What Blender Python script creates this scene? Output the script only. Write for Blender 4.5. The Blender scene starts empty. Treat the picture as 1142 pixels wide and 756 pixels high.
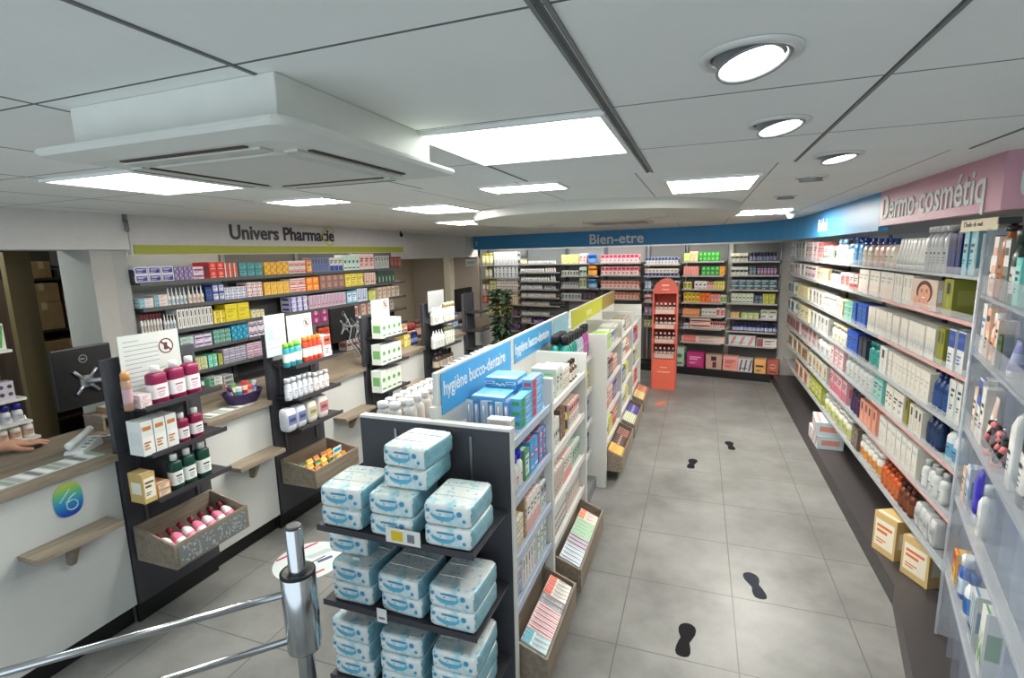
import bpy, bmesh, math, random
import numpy as np
from mathutils import Vector, Matrix
random.seed(7)
C = bpy.context.scene.collection
PI = math.pi

# ---------------------------------------------------------------- camera, world, exposure
FOC, YAW, PITCH, ROLL, EYE = 571.0, .352, -.1643, .0235, 2.06
def _rot():
    cy, sy, cp, sp, cr, sr = math.cos(YAW), math.sin(YAW), math.cos(PITCH), math.sin(PITCH), math.cos(ROLL), math.sin(ROLL)
    return (np.array([[cy,-sy,0],[sy,cy,0],[0,0,1]]) @ np.array([[1,0,0],[0,cp,-sp],[0,sp,cp]]) @ np.array([[cr,0,sr],[0,1,0],[-sr,0,cr]]))
RM = _rot()
cam_data = bpy.data.cameras.new('camera'); cam = bpy.data.objects.new('camera', cam_data); C.objects.link(cam)
cam_data.sensor_width = 36; cam_data.lens = FOC/1142*36; cam_data.clip_start = .02
_m = Matrix.Identity(4)
for _i in range(3):
    _m[_i][0] = RM[_i,0]; _m[_i][1] = RM[_i,2]; _m[_i][2] = -RM[_i,1]
_m[2][3] = EYE
cam.matrix_world = _m
S = bpy.context.scene; S.camera = cam
S.view_settings.view_transform = 'Standard'; S.view_settings.look = 'None'
S.view_settings.gamma = 1; S.view_settings.use_curve_mapping = False
S.view_settings.exposure = -0.26
W = bpy.data.worlds.new('world'); S.world = W; W.use_nodes = True
W.node_tree.nodes['Background'].inputs[0].default_value = (.80,.92,1,1)
W.node_tree.nodes['Background'].inputs[1].default_value = 1.8
PANEL_E = 16.0        # ceiling panel emission
STRIP_E = 26.0        # lit strips under the fascias
SPOT_E = 20.0
BEAM = 30.0
S.cycles.max_bounces = 7; S.cycles.diffuse_bounces = 4; S.cycles.glossy_bounces = 3
S.cycles.transmission_bounces = 5; S.cycles.transparent_max_bounces = 16
S.cycles.caustics_reflective = False; S.cycles.caustics_refractive = False
S.cycles.sample_clamp_indirect = 4

# ---------------------------------------------------------------- a pixel of the photo onto a plane of the place
def _ray(px, py): return RM @ np.array([(px-571)/FOC, 1, (378-py)/FOC])
def on_x(px, py, x):
    d = _ray(px,py); t = x/d[0]; return d*t + np.array([0,0,EYE])
def on_y(px, py, y):
    d = _ray(px,py); t = y/d[1]; return d*t + np.array([0,0,EYE])
def on_z(px, py, z):
    d = _ray(px,py); t = (z-EYE)/d[2]; return d*t + np.array([0,0,EYE])

# ---------------------------------------------------------------- materials
def lin(c): return tuple(((v/255)/12.92 if v/255 <= .04045 else ((v/255+.055)/1.055)**2.4) for v in c)
_mats = {}
def M(rgb, rough=.5, metal=0., var=.06, scale=14., bump=0., name=None, spec=.4):
    key = (tuple(rgb), rough, metal, var, scale, bump, spec)
    if key in _mats: return _mats[key]
    m = bpy.data.materials.new(name or 'surface'); m.use_nodes = True; nt = m.node_tree
    b = nt.nodes['Principled BSDF']; b.inputs['Roughness'].default_value = rough; b.inputs['Metallic'].default_value = metal
    b.inputs['Specular IOR Level'].default_value = spec
    c = lin(rgb)
    tc = nt.nodes.new('ShaderNodeTexCoord'); nz = nt.nodes.new('ShaderNodeTexNoise'); nz.inputs['Scale'].default_value = scale
    nt.links.new(tc.outputs['Object'], nz.inputs['Vector'])
    mx = nt.nodes.new('ShaderNodeMix'); mx.data_type = 'RGBA'
    mx.inputs['A'].default_value = (*[v*(1-var) for v in c], 1); mx.inputs['B'].default_value = (*[min(1, v*(1+var)) for v in c], 1)
    nt.links.new(nz.outputs['Fac'], mx.inputs['Factor']); nt.links.new(mx.outputs['Result'], b.inputs['Base Color'])
    if bump:
        bp = nt.nodes.new('ShaderNodeBump'); bp.inputs['Strength'].default_value = bump; bp.inputs['Distance'].default_value = .01
        nt.links.new(nz.outputs['Fac'], bp.inputs['Height']); nt.links.new(bp.outputs['Normal'], b.inputs['Normal'])
    _mats[key] = m; return m
def emit(rgb, e):
    key = ('e', tuple(rgb), e)
    if key in _mats: return _mats[key]
    m = bpy.data.materials.new('lamp_glow'); m.use_nodes = True; b = m.node_tree.nodes['Principled BSDF']
    b.inputs['Base Color'].default_value = (.8,.8,.8,1); b.inputs['Emission Color'].default_value = (*lin(rgb),1); b.inputs['Emission Strength'].default_value = e
    _mats[key] = m; return m
def glass(rgb=(225,235,235), alpha=.25, rough=.08, name='clear_acrylic'):
    key = ('g', tuple(rgb), alpha, rough)
    if key in _mats: return _mats[key]
    m = bpy.data.materials.new(name); m.use_nodes = True; nt = m.node_tree; nt.nodes.clear()
    out = nt.nodes.new('ShaderNodeOutputMaterial'); mix = nt.nodes.new('ShaderNodeMixShader'); tr = nt.nodes.new('ShaderNodeBsdfTransparent')
    p = nt.nodes.new('ShaderNodeBsdfPrincipled'); p.inputs['Base Color'].default_value = (*lin(rgb),1); p.inputs['Roughness'].default_value = rough
    nz = nt.nodes.new('ShaderNodeTexNoise'); nz.inputs['Scale'].default_value = 6
    mr = nt.nodes.new('ShaderNodeMapRange'); mr.inputs['To Min'].default_value = alpha*.7; mr.inputs['To Max'].default_value = alpha*1.3
    nt.links.new(nz.outputs['Fac'], mr.inputs['Value']); nt.links.new(mr.outputs['Result'], mix.inputs[0])
    nt.links.new(tr.outputs[0], mix.inputs[1]); nt.links.new(p.outputs[0], mix.inputs[2]); nt.links.new(mix.outputs[0], out.inputs[0])
    _mats[key] = m; return m
def wood(c1=(150,138,122), c2=(112,100,86), scale=3., rough=.55, stretch=(1,12,12)):
    key = ('w', c1, c2, scale, stretch)
    if key in _mats: return _mats[key]
    m = bpy.data.materials.new('grained_wood'); m.use_nodes = True; nt = m.node_tree; b = nt.nodes['Principled BSDF']; b.inputs['Roughness'].default_value = rough
    tc = nt.nodes.new('ShaderNodeTexCoord'); mp = nt.nodes.new('ShaderNodeMapping'); mp.inputs['Scale'].default_value = stretch
    nz = nt.nodes.new('ShaderNodeTexNoise'); nz.inputs['Scale'].default_value = scale; nz.inputs['Detail'].default_value = 6; nz.inputs['Roughness'].default_value = .65
    cr = nt.nodes.new('ShaderNodeValToRGB'); cr.color_ramp.elements[0].position = .3; cr.color_ramp.elements[1].position = .7
    cr.color_ramp.elements[0].color = (*lin(c2),1); cr.color_ramp.elements[1].color = (*lin(c1),1)
    nt.links.new(tc.outputs['Object'], mp.inputs[0]); nt.links.new(mp.outputs[0], nz.inputs['Vector'])
    nt.links.new(nz.outputs['Fac'], cr.inputs[0]); nt.links.new(cr.outputs[0], b.inputs['Base Color'])
    _mats[key] = m; return m
def grid_mat(base, line, ox, oy, px, py, wx, wy, rough, marble, name, ms=1.3):
    m = bpy.data.materials.new(name); m.use_nodes = True; nt = m.node_tree; b = nt.nodes['Principled BSDF']; b.inputs['Roughness'].default_value = rough
    tc = nt.nodes.new('ShaderNodeTexCoord'); sp = nt.nodes.new('ShaderNodeSeparateXYZ'); nt.links.new(tc.outputs['Object'], sp.inputs[0])
    def mth(op, a, bb=None):
        n = nt.nodes.new('ShaderNodeMath'); n.operation = op
        for i, v in enumerate((a, bb)):
            if v is None: continue
            if isinstance(v, (int,float)): n.inputs[i].default_value = v
            else: nt.links.new(v, n.inputs[i])
        return n.outputs[0]
    masks = []
    for ax, o, p, w in (('X',ox,px,wx),('Y',oy,py,wy)):
        f = mth('FRACT', mth('ADD', mth('DIVIDE', mth('SUBTRACT', sp.outputs[ax], o), p), 50.5))
        masks.append(mth('LESS_THAN', mth('ABSOLUTE', mth('SUBTRACT', f, .5)), w/p/2))
    mk = mth('MAXIMUM', masks[0], masks[1])
    nz = nt.nodes.new('ShaderNodeTexNoise'); nz.inputs['Scale'].default_value = ms; nz.inputs['Detail'].default_value = 7; nz.inputs['Roughness'].default_value = .62
    nt.links.new(tc.outputs['Object'], nz.inputs['Vector'])
    cr = nt.nodes.new('ShaderNodeValToRGB'); cr.color_ramp.elements[0].position = .32; cr.color_ramp.elements[1].position = .68
    c = lin(base)
    cr.color_ramp.elements[0].color = (*[v*(1-marble) for v in c],1); cr.color_ramp.elements[1].color = (*[min(1,v*(1+marble)) for v in c],1)
    nt.links.new(nz.outputs['Fac'], cr.inputs[0])
    mx = nt.nodes.new('ShaderNodeMix'); mx.data_type = 'RGBA'; nt.links.new(mk, mx.inputs['Factor']); nt.links.new(cr.outputs[0], mx.inputs['A'])
    mx.inputs['B'].default_value = (*lin(line),1); nt.links.new(mx.outputs['Result'], b.inputs['Base Color'])
    return m
WHITE = M((226,227,222), .5, var=.02, name='white_laminate'); OFFWHITE = M((205,206,200), .55, var=.03, name='off_white_paint')
CHAR = M((62,63,69), .5, var=.08, name='charcoal_laminate'); BLACK = M((22,22,24), .4, name='black_plastic'); STEEL = M((205,208,212), .16, 1., var=.03, name='polished_steel')
GREYM = M((120,122,124), .4, .6, name='grey_metal'); OAK = wood(stretch=(12,1,12)); OAKX = wood(stretch=(1,12,12)); DKWOOD = wood((70,52,38),(40,28,20), stretch=(12,12,1))
CARD = wood((176,142,100),(150,118,80), stretch=(2,2,2))
CLEAR = glass()

# ---------------------------------------------------------------- mesh builder
class MB:
    def __init__(self): self.v, self.f, self.m, self.sm, self.mats = [], [], [], [], []
    def mi(self, m):
        if m not in self.mats: self.mats.append(m)
        return self.mats.index(m)
    def face(self, pts, m, smooth=False):
        n = len(self.v); self.v += [tuple(p) for p in pts]; self.f.append(tuple(range(n, n+len(pts)))); self.m.append(self.mi(m)); self.sm.append(smooth)
    def box(self, x0, x1, y0, y1, z0, z1, m, front=None, top=None):
        n = len(self.v)
        self.v += [(x0,y0,z0),(x1,y0,z0),(x1,y1,z0),(x0,y1,z0),(x0,y0,z1),(x1,y0,z1),(x1,y1,z1),(x0,y1,z1)]
        for k, q in enumerate(((0,3,2,1),(4,5,6,7),(0,1,5,4),(1,2,6,5),(2,3,7,6),(3,0,4,7))):
            mm = front if (k == 2 and front) else top if (k == 1 and top) else m
            self.f.append(tuple(n+i for i in q)); self.m.append(self.mi(mm)); self.sm.append(False)
        return self
    def hexa(self, p, m):          # p: 8 points, bottom four then top four
        n = len(self.v); self.v += [tuple(q) for q in p]
        for q in ((0,3,2,1),(4,5,6,7),(0,1,5,4),(1,2,6,5),(2,3,7,6),(3,0,4,7)):
            self.f.append(tuple(n+i for i in q)); self.m.append(self.mi(m)); self.sm.append(False)
        return self
    def rings(self, rings, m, cap0=True, cap1=True, smooth=True):   # list of rings (same count)
        n = len(self.v); k = len(rings[0])
        for r in rings: self.v += [tuple(p) for p in r]
        ms = m if isinstance(m, list) else [m]*(len(rings)-1)
        for i in range(len(rings)-1):
            for j in range(k):
                a = n+i*k+j; b = n+i*k+(j+1) % k
                self.f.append((a, b, b+k, a+k)); self.m.append(self.mi(ms[i])); self.sm.append(smooth)
        if cap0: self.f.append(tuple(n+j for j in reversed(range(k)))); self.m.append(self.mi(ms[0])); self.sm.append(False)
        if cap1: self.f.append(tuple(n+(len(rings)-1)*k+j for j in range(k))); self.m.append(self.mi(ms[-1])); self.sm.append(False)
        return self
    def lathe(self, prof, m, seg=12, cx=0, cy=0, sx=1, sy=1, p=2., cap0=True, cap1=True, smooth=True):   # prof: (z, r); p: superellipse power
        rs = []
        for z, r in prof:
            ring = []
            for j in range(seg):
                a = 2*PI*j/seg; c, s = math.cos(a), math.sin(a)
                ring.append((cx + r*sx*math.copysign(abs(c)**(2/p), c), cy + r*sy*math.copysign(abs(s)**(2/p), s), z))
            rs.append(ring)
        return self.rings(rs, m, cap0, cap1, smooth)
    def tube(self, pts, r, m, seg=8, cap=True):
        pts = [Vector(q) for q in pts]; rs = []
        up = None
        for i, q in enumerate(pts):
            t = (pts[min(i+1,len(pts)-1)]-pts[max(i-1,0)]).normalized()
            if up is None: up = Vector((0,0,1)) if abs(t.z) < .9 else Vector((1,0,0))
            x = up.cross(t).normalized(); y = t.cross(x).normalized(); up = y.copy() if False else up
            rr = r[i] if isinstance(r,(list,tuple)) else r
            rs.append([q + x*(rr*math.cos(2*PI*j/seg)) + y*(rr*math.sin(2*PI*j/seg)) for j in range(seg)])
        return self.rings(rs, m, cap, cap)
    def prism(self, poly, z0, z1, m):   # poly: CCW (x,y)
        k = len(poly); n = len(self.v)
        self.v += [(x,y,z0) for x,y in poly]+[(x,y,z1) for x,y in poly]
        self.f.append(tuple(n+i for i in reversed(range(k)))); self.f.append(tuple(n+k+i for i in range(k)))
        for i in range(k): self.f.append((n+i, n+(i+1)%k, n+k+(i+1)%k, n+k+i))
        self.m += [self.mi(m)]*(k+2); self.sm += [False]*(k+2); return self
    def mesh(self, name):
        me = bpy.data.meshes.new(name); me.from_pydata(self.v, [], self.f)
        for m in self.mats: me.materials.append(m)
        me.polygons.foreach_set('material_index', self.m); me.polygons.foreach_set('use_smooth', self.sm); me.update(); return me
    def build(self, name, parent=None, loc=(0,0,0), rotz=0, bevel=0, label=None):
        o = bpy.data.objects.new(name, self.mesh(name)); C.objects.link(o); o.location = loc; o.rotation_euler = (0,0,rotz)
        if parent: o.parent = parent
        if bevel:
            b = o.modifiers.new('bevel','BEVEL'); b.width = bevel; b.segments = 2; b.limit_method = 'ANGLE'
        if label: o['label'] = label
        return o
LABELS = {}
def tag(o, label, cat, group=None, kind=None):
    if label:
        n = len(label.split()); assert 4 <= n <= 16, label
        g = LABELS.setdefault(label, group); assert (g == group and (group or LABELS.get(label+'#') is None)), 'repeat '+label
        if not group: LABELS[label+'#'] = 1
        o['label'] = label
    if cat: o['category'] = cat
    if group: o['group'] = group
    if kind: o['kind'] = kind
    return o
def thing(name, label, cat, loc=(0,0,0), rotz=0, group=None):
    o = bpy.data.objects.new(name, None); C.objects.link(o); o.location = loc; o.rotation_euler = (0,0,rotz); o.empty_display_size = .05
    return tag(o, label, cat, group)
def struct(o): o['kind'] = 'structure'; return o
def lettering(text, size, mat, parent, loc, rot, name='lettering', ext=.002, bold=0, align='LEFT', shear=0, sx=1, fit=None):
    cu = bpy.data.curves.new(name, 'FONT'); cu.body = text; cu.size = size; cu.extrude = ext; cu.offset = bold; cu.align_x = align; cu.shear = shear; cu.resolution_u = 3
    o = bpy.data.objects.new(name, cu)
    me = bpy.data.meshes.new_from_object(o); bpy.data.objects.remove(o); me.materials.clear(); me.materials.append(mat)
    o = bpy.data.objects.new(name, me); C.objects.link(o); o.location = loc; o.rotation_euler = rot; o.scale = ((fit/(max(v.co.x for v in me.vertices)-min(v.co.x for v in me.vertices))) if fit else sx,1,1)
    if parent: o.parent = parent
    return o

# ================================================================ SETTING
CEIL = 2.42
FLOORM = grid_mat((126,126,124), (88,87,85), -.35, .05, .6, .6, .006, .006, .40, .30, 'stone_floor_tiles', 1.9)
CEILN = grid_mat((238,240,237), (92,95,95), -.235, .79, .597, .59, .011, .007, .7, .02, 'ceiling_tiles', 3)
CEILF = grid_mat((238,240,237), (150,152,152), .30, 2.54, .6, .6, .008, .002, .7, .02, 'ceiling_boards', 3)
struct(MB().box(-6.6, 2.2, -1.2, 10.6, -.1, 0, FLOORM).build('floor'))
struct(MB().box(-6.6, 2.2, -1.2, 2.54, CEIL, CEIL+.08, CEILN).build('ceiling'))
struct(MB().box(-6.6, 2.2, 2.54, 10.6, CEIL, CEIL+.08, CEILF).build('ceiling'))
# metal ceiling runners standing proud along the aisle direction
mb = MB(); g = M((112,115,114), .5)
for x in (-.245, -.222): mb.box(x-.004, x+.004, -1.2, 2.54, CEIL-.004, CEIL, g)
for x in (-.832, .365, .96): mb.box(x-.004, x+.004, -1.2, 2.54, CEIL-.003, CEIL, g)
struct(mb.build('trim_1'))
# round dropped soffit
mb = MB()
mb.lathe([(CEIL+.001, 1.15), (CEIL-.075, 1.15)], OFFWHITE, 72, -.85, 4.72, cap0=False, cap1=True)
struct(mb.build('ceiling_soffit'))
BW = M((150,146,140), .7)
# right wall, back wall (slanting), left walls
struct(MB().box(1.62, 1.72, -1.2, 9.2, 0, CEIL, M((196,194,188), .7, name='painted_wall')).build('wall_right'))
BS = -.21                                   # slope of the back wall
def by(x, off=0.): return 8.90 + BS*(x+.304) + off     # front plane of the back shelving
mb = MB(); wm = M((190,187,180), .7)
mb.hexa([(-4.5,by(-4.5,.42),0),(1.75,by(1.75,.42),0),(1.75,by(1.75,.55),0),(-4.5,by(-4.5,.55),0),(-4.5,by(-4.5,.42),CEIL),(1.75,by(1.75,.42),CEIL),(1.75,by(1.75,.55),CEIL),(-4.5,by(-4.5,.55),CEIL)], wm)
struct(mb.build('wall_back'))
LW = M((214,212,210), .7, name='left_wall_paint')
mb = MB()
mb.box(-4.40, -4.30, 2.72, 6.56, 0, CEIL, M((150,152,152), .6)); struct(mb.build('wall_left'))
mb = MB()
mb.box(-4.42, -4.062, -1.2, 2.715, 2.16, CEIL, LW); struct(mb.build('wall_left'))
struct(MB().box(-4.46, -4.10, 2.455, 2.60, 0, 2.16, M((176,174,170), .7)).build('trim_2'))
struct(MB().box(-4.34, -4.12, 2.60, 2.72, 0, 2.16, M((170,171,170), .7)).build('trim_9'))
struct(MB().box(-4.42, -4.30, 6.56, 9.9, 2.02, CEIL, LW).build('wall_left'))
# passage beyond the counter: beige recess walls and a door
bei = M((186,172,150), .7); mau = M((172,158,148), .7)
struct(MB().box(-5.95, -5.85, 6.3, 9.9, 0, 2.42, bei).build('wall_passage'))
struct(MB().box(-5.9, -4.3, 9.80, 9.9, 0, 2.42, mau).build('wall_passage'))
struct(MB().box(-5.9, -4.3, 6.46, 6.56, 0, 2.42, bei).build('wall_passage'))
mb = MB(); cr = M((232,224,204), .6)
mb.box(-5.0, -4.86, 9.60, 9.80, 0, 2.1, cr); mb.box(-5.86,-5.78,7.6,7.7,0,2.1,cr); mb.box(-5.86,-5.78,8.6,8.7,0,2.1,cr); struct(mb.build('trim_3'))
d = struct(MB().box(-5.85, -5.80, 7.7, 8.6, .02, 2.06, M((176,160,140), .5)).build('door_1'))
MB().tube([(-5.80,7.80,1.02),(-5.75,7.80,1.02),(-5.75,7.93,1.02)], .011, STEEL).build('door_handle', d)
# back room behind the first till
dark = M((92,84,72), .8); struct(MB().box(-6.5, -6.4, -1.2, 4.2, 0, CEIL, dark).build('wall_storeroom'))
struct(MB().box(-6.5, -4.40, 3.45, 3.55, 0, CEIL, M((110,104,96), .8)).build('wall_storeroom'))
# plinths
struct(MB().prism([(1.12,8.0),(1.115,3.25),(.99,2.62),(.78,1.6),(.70,.6),(1.6,.6),(1.6,8.6),(1.115,8.62)], 0, .13, M((64,60,61), .45)).build('trim_4'))
mb = MB()
pl = [(-4.3,by(-4.3)),(1.08,by(1.08)),(1.08,by(1.08,.4)),(-4.3,by(-4.3,.4))]
struct(mb.prism(pl, 0, .12, M((28,27,28), .5)).build('trim_5'))

# fascias (signs over the shelving): a swept strip of real thickness
BLUE = M((64,138,192), .45, var=.04, name='blue_sign_panel'); PINK = M((184,138,152), .45, var=.04, name='pink_sign_panel')
def strip(path, z0, z1, th, m):
    mb = MB(); n = len(path)
    nor = []
    for i in range(n):
        a = Vector(path[max(0,i-1)]); b = Vector(path[min(n-1,i+1)]); t = (b-a).normalized(); nor.append(Vector((-t.y, t.x)))
    rs = []
    for p, q in zip(path, nor):
        p = Vector(p); o = p + q*th
        rs.append([(p.x,p.y,z0),(o.x,o.y,z0),(o.x,o.y,z1),(p.x,p.y,z1)])
    return mb.rings(rs, m, smooth=False)
FB = 2.16
curve = [(-4.28, by(-4.28,-.2)), (-.6, by(-.6,-.2))]
P0, P1, P2, P3 = [Vector(q) for q in ((-.6,by(-.6,-.2)), (.55,by(.55,-.24)), (1.15,8.1), (1.15,6.6))]
for i in range(1, 15):
    t = i/14; q = P0*(1-t)**3 + P1*3*t*(1-t)**2 + P2*3*t*t*(1-t) + P3*t**3; curve.append((q.x,q.y))
sg = tag(strip(curve+[(1.15,4.27)], FB, CEIL, .06, BLUE).build('aisle_sign'), 'long blue fascia sign curving from the back wall onto the side wall', 'sign')
WT = M((225,230,232), .5, name='white_lettering')
a = math.atan(BS)
p0 = on_y(654, 271, 8.9); x0 = p0[0]
lettering('Bien-etre', .24, WT, sg, (-1.84, by(-1.84,-.208), 2.20), (PI/2,0,a), sx=1.08, bold=.004)
lettering('?', .12, WT, sg, (-4.22, by(-4.22,-.208), 2.24), (PI/2,0,a), bold=.003)
lettering('Bébé', .18, WT, sg, (1.146, 6.25, 2.215), (PI/2,0,-PI/2), sx=1.2, bold=.001)
pk = tag(strip([(1.15,4.268),(1.135,2.68),(1.55,2.36),(1.75,2.2)], FB+.03, CEIL, .06, PINK).build('aisle_sign'), 'pink fascia sign above the nearest cosmetics shelves', 'sign')
LG = M((196,200,198), .5, name='pale_grey_lettering')
lettering('Dermo-cosmétiq', .215, LG, pk, (1.146, 4.21, 2.235), (PI/2,0,-PI/2-.0094), sx=.94, bold=.003)
lettering('ue', .215, LG, pk, (1.165, 2.645, 2.235), (PI/2,0,-.657), sx=1.0, bold=.003)
# soffit behind the fascias so that they are boxes, and lit strips under them
def lamp_strip(x0, x1, y0, y1, z, label, rot=0, loc=(0,0,0), e=STRIP_E*2.4, col=(255,250,240)):
    t = thing('strip_light', label, 'light', loc, rot)
    MB().box(x0,x1,y0,y1,z+.008,z+.03,WHITE).build('housing', t); MB().box(x0+.006,x1-.006,y0+.006,y1-.006,z,z+.008,emit(col,e)).build('diffuser', t)
lamp_strip(1.24,1.28,3.0,8.0,FB+.06,'slim strip light under the pink and blue side wall fascia',e=3)
t = lamp_strip(-4.3,.6,0,.05,FB+.05,'slim strip light under the blue back wall fascia', a, (0,by(0,-.08),0))
lamp_strip(-4.20,-4.16,2.8,6.5,2.18,'slim strip light under the lime stripe behind the counter', e=16, col=(255,246,222))

# left wall sign
hs = tag(MB().box(-4.10,-4.06,2.72,6.56,2.12,CEIL,M((206,203,204), .6)).build('header_panel'), 'pale header panel above the medicine shelves behind the counter', 'sign')
MB().box(-4.06,-4.052,2.74,6.54,2.125,2.195,M((160,164,58), .5)).build('lime_stripe', hs, label='lime green stripe')
lettering('Univers Pharmacie', .185, M((36,36,52), .4, name='dark_lettering'), hs, (-4.057, 3.61, 2.258), (PI/2,0,PI/2), bold=.005, fit=1.44)
mb = MB()
for k in range(24):
    a0, a1 = PI*(.15)+2*PI*.8*k/24, PI*.15+2*PI*.8*(k+1)/24
    q = [(math.cos(v)*r) for v in (a0,a1) for r in (1,)]
    pts = [( -4.052, 4.97+math.cos(v)*r, 2.315+math.sin(v)*r) for v, r in ((a0,.115),(a1,.115),(a1,.095),(a0,.095))]
    mb.face(pts, M((190,186,90), .5))
mb.build('ring_emblem', hs, label='thin lime ring emblem')

# ================================================================ CEILING FITTINGS
def panel(x0,x1,y0,y1,label,e=PANEL_E):
    glow = (246,255,246) if e < PANEL_E*2 else (255,250,240)
    t = thing('ceiling_light_panel', label, 'light', ((x0+x1)/2,(y0+y1)/2,CEIL)); w=(x1-x0)/2; d=(y1-y0)/2; mb=MB()
    fr = M((230,232,230), .4)
    for q in ((-w,w,-d,-d+.015),(-w,w,d-.015,d),(-w,-w+.015,-d+.015,d-.015),(w-.015,w,-d+.015,d-.015)): mb.box(*q,-.012,-.001,fr)
    mb.build('frame', t); MB().box(-w+.015,w-.015,-d+.015,d-.015,-.008,-.002,emit(glow,e)).build('diffuser', t)
panel(-.83,-.245,1.395,1.965,'largest square ceiling light panel, beside the air conditioner',PANEL_E*.45)
panel(-1.14,-.69,2.60,2.87,'ceiling light panel just in front of the round soffit',PANEL_E*4.5)
panel(-.19,.27,2.84,3.46,'ceiling light panel over the aisle beside the round soffit',PANEL_E*2.6)
panel(.33,.81,5.45,6.08,'farthest ceiling light panel over the aisle',PANEL_E*8)
panel(-2.15,-1.68,3.32,3.92,'ceiling light panel left of the round soffit',PANEL_E*4.5)
panel(-2.68,-2.09,4.97,5.55,'ceiling light panel deep behind the round soffit',PANEL_E*4.5)
panel(-2.66,-2.10,1.44,2.01,'ceiling light panel behind the air conditioner',PANEL_E*.55)
panel(-2.54,-2.09,2.53,2.82,'small ceiling light panel over the middle tills',PANEL_E*4.5)
panel(-5.2,-4.7,7.4,8.0,'added unseen fill light panel inside the passage',14.0)  # invented lamp, out of view, added to lighten the beige passage walls
panel(-5.3,-4.9,1.5,2.1,'added fill light panel brightening the storeroom',26.0)  # invented lamp, added to lift the dark storeroom and its boxes
struct(MB().box(-6.4,-4.42,6.56,9.8,-.1001,-.0001,OFFWHITE).build('floor'))
def spot(x, y, tilt, az, label, r=.085, lit=True):
    t = thing('recessed_spotlight', label, 'light', (x,y,CEIL), az)
    MB().lathe([(-.001,r*1.35),(-.006,r*1.33),(-.009,r*1.12),(-.004,r*1.04)], M((214,215,212),.4), 32, cap0=False, cap1=False).build('bezel', t)
    R = Matrix.Rotation(tilt, 3, 'X')
    def rot(o): o.rotation_euler = (tilt,0,0); o.location = (0,0,.010); return o
    rot(MB().lathe([(-.030,r*.97),(-.034,r*.93),(-.028,r*.86),(.0,r*.98)], M((150,152,152),.3,.4), 32, cap0=False, cap1=False).build('tilting_ring', t))
    rot(MB().lathe([(-.020,r*.88),(-.026,r*.6),(-.027,.001)], emit((255,255,250), SPOT_E if lit else 1.2), 28, cap0=False, cap1=False).build('lamp_face', t))
    MB().lathe([(-.003,r*1.03),(-.002,.001)], M((70,70,70),.6), 24, cap0=False, cap1=False).build('recess', t)
    if True:
        ld = bpy.data.lights.new('spot_beam','SPOT'); ld.energy = BEAM; ld.spot_size = 1.25; ld.spot_blend = .7; ld.shadow_soft_size = .06; ld.color = (1,.97,.92)
        lo = bpy.data.objects.new('spot_beam', ld); C.objects.link(lo); lo.parent = t; lo.location = (0,0,-.05); lo.rotation_euler = (Matrix.Rotation(-az,3,'Z') @ Vector((-.12,.55,-1))).to_track_quat('-Z','Y').to_euler()
spot(.075,1.13,-.24,.85,'nearest tilted round recessed spotlight',.068)
spot(.20,1.74,-.22,.85,'second tilted round recessed spotlight from the camera',.064)
spot(.50,2.44,-.18,.85,'third round recessed spotlight, beyond the ceiling joint',.066, True)
spot(.53,3.14,.1,0,'fourth recessed spotlight, faint, near the pink sign',.06, False)
spot(.55,4.16,.1,0,'fifth recessed spotlight, faint, near the blue sign',.06, False)
def small_down(x,y,label):
    t = thing('soffit_downlight', label, 'light', (x,y,CEIL-.075))
    MB().lathe([(-.001,.09),(-.008,.085),(-.006,.065)], M((222,214,208),.4), 28, cap0=False, cap1=False).build('bezel', t)
    MB().lathe([(-.004,.064),(-.003,.001)], M((240,236,230),.3), 24, cap0=False, cap1=False).build('lens', t)
small_down(-1.45,5.0,'round downlight in the soffit at its counter side'); small_down(-.35,4.55,'round downlight in the soffit at its aisle side')
t = thing('ceiling_vent', 'square air grille under the round soffit', 'vent', (-.75,5.15,CEIL-.075))
mb = MB(); gv = M((178,172,166),.5)
for q in ((-.3,.3,-.3,-.27),(-.3,.3,.27,.3),(-.3,-.27,-.27,.27),(.27,.3,-.27,.27)): mb.box(*q,-.015,0,gv)
mb.build('frame', t)
for k in range(9): 
    y=-.24+k*.06; MB().hexa([(-.27,y-.02,-.012),(.27,y-.02,-.012),(.27,y-.014,-.014),(-.27,y-.014,-.014),(-.27,y+.014,-.001),(.27,y+.014,-.001),(.27,y+.02,-.002),(-.27,y+.02,-.002)], M((130,126,122),.5)).build('slat', t)
t = thing('dome_camera', 'small white dome camera on the ceiling near the blue corner', 'camera', (.86,6.05,CEIL))
MB().lathe([(0,.05),(-.02,.05),(-.025,.045)], WHITE, 20).build('base', t); MB().lathe([(-.024,.04),(-.045,.036),(-.062,.022),(-.068,.002)], M((235,235,235),.2), 20).build('dome', t)
t = thing('ceiling_sensor', 'small black sensor at the end of the lime striped header', 'sensor', (-4.04,6.5,2.39)); MB().lathe([(0,.02),(-.03,.024),(-.05,.012)], BLACK, 12).build('body', t); MB().box(-.02,-.004,-.01,.01,-.02,.03,BLACK).build('bracket', t)
t = thing('ceiling_sensor', 'small grey bracket at the pillar end of the header', 'sensor', (-4.04,2.70,2.36)); MB().lathe([(.02,.012),(-.06,.014),(-.07,.006)], GREYM, 12).build('body', t); MB().box(-.02,0,-.012,.012,.0,.06,GREYM).build('bracket', t)
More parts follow.
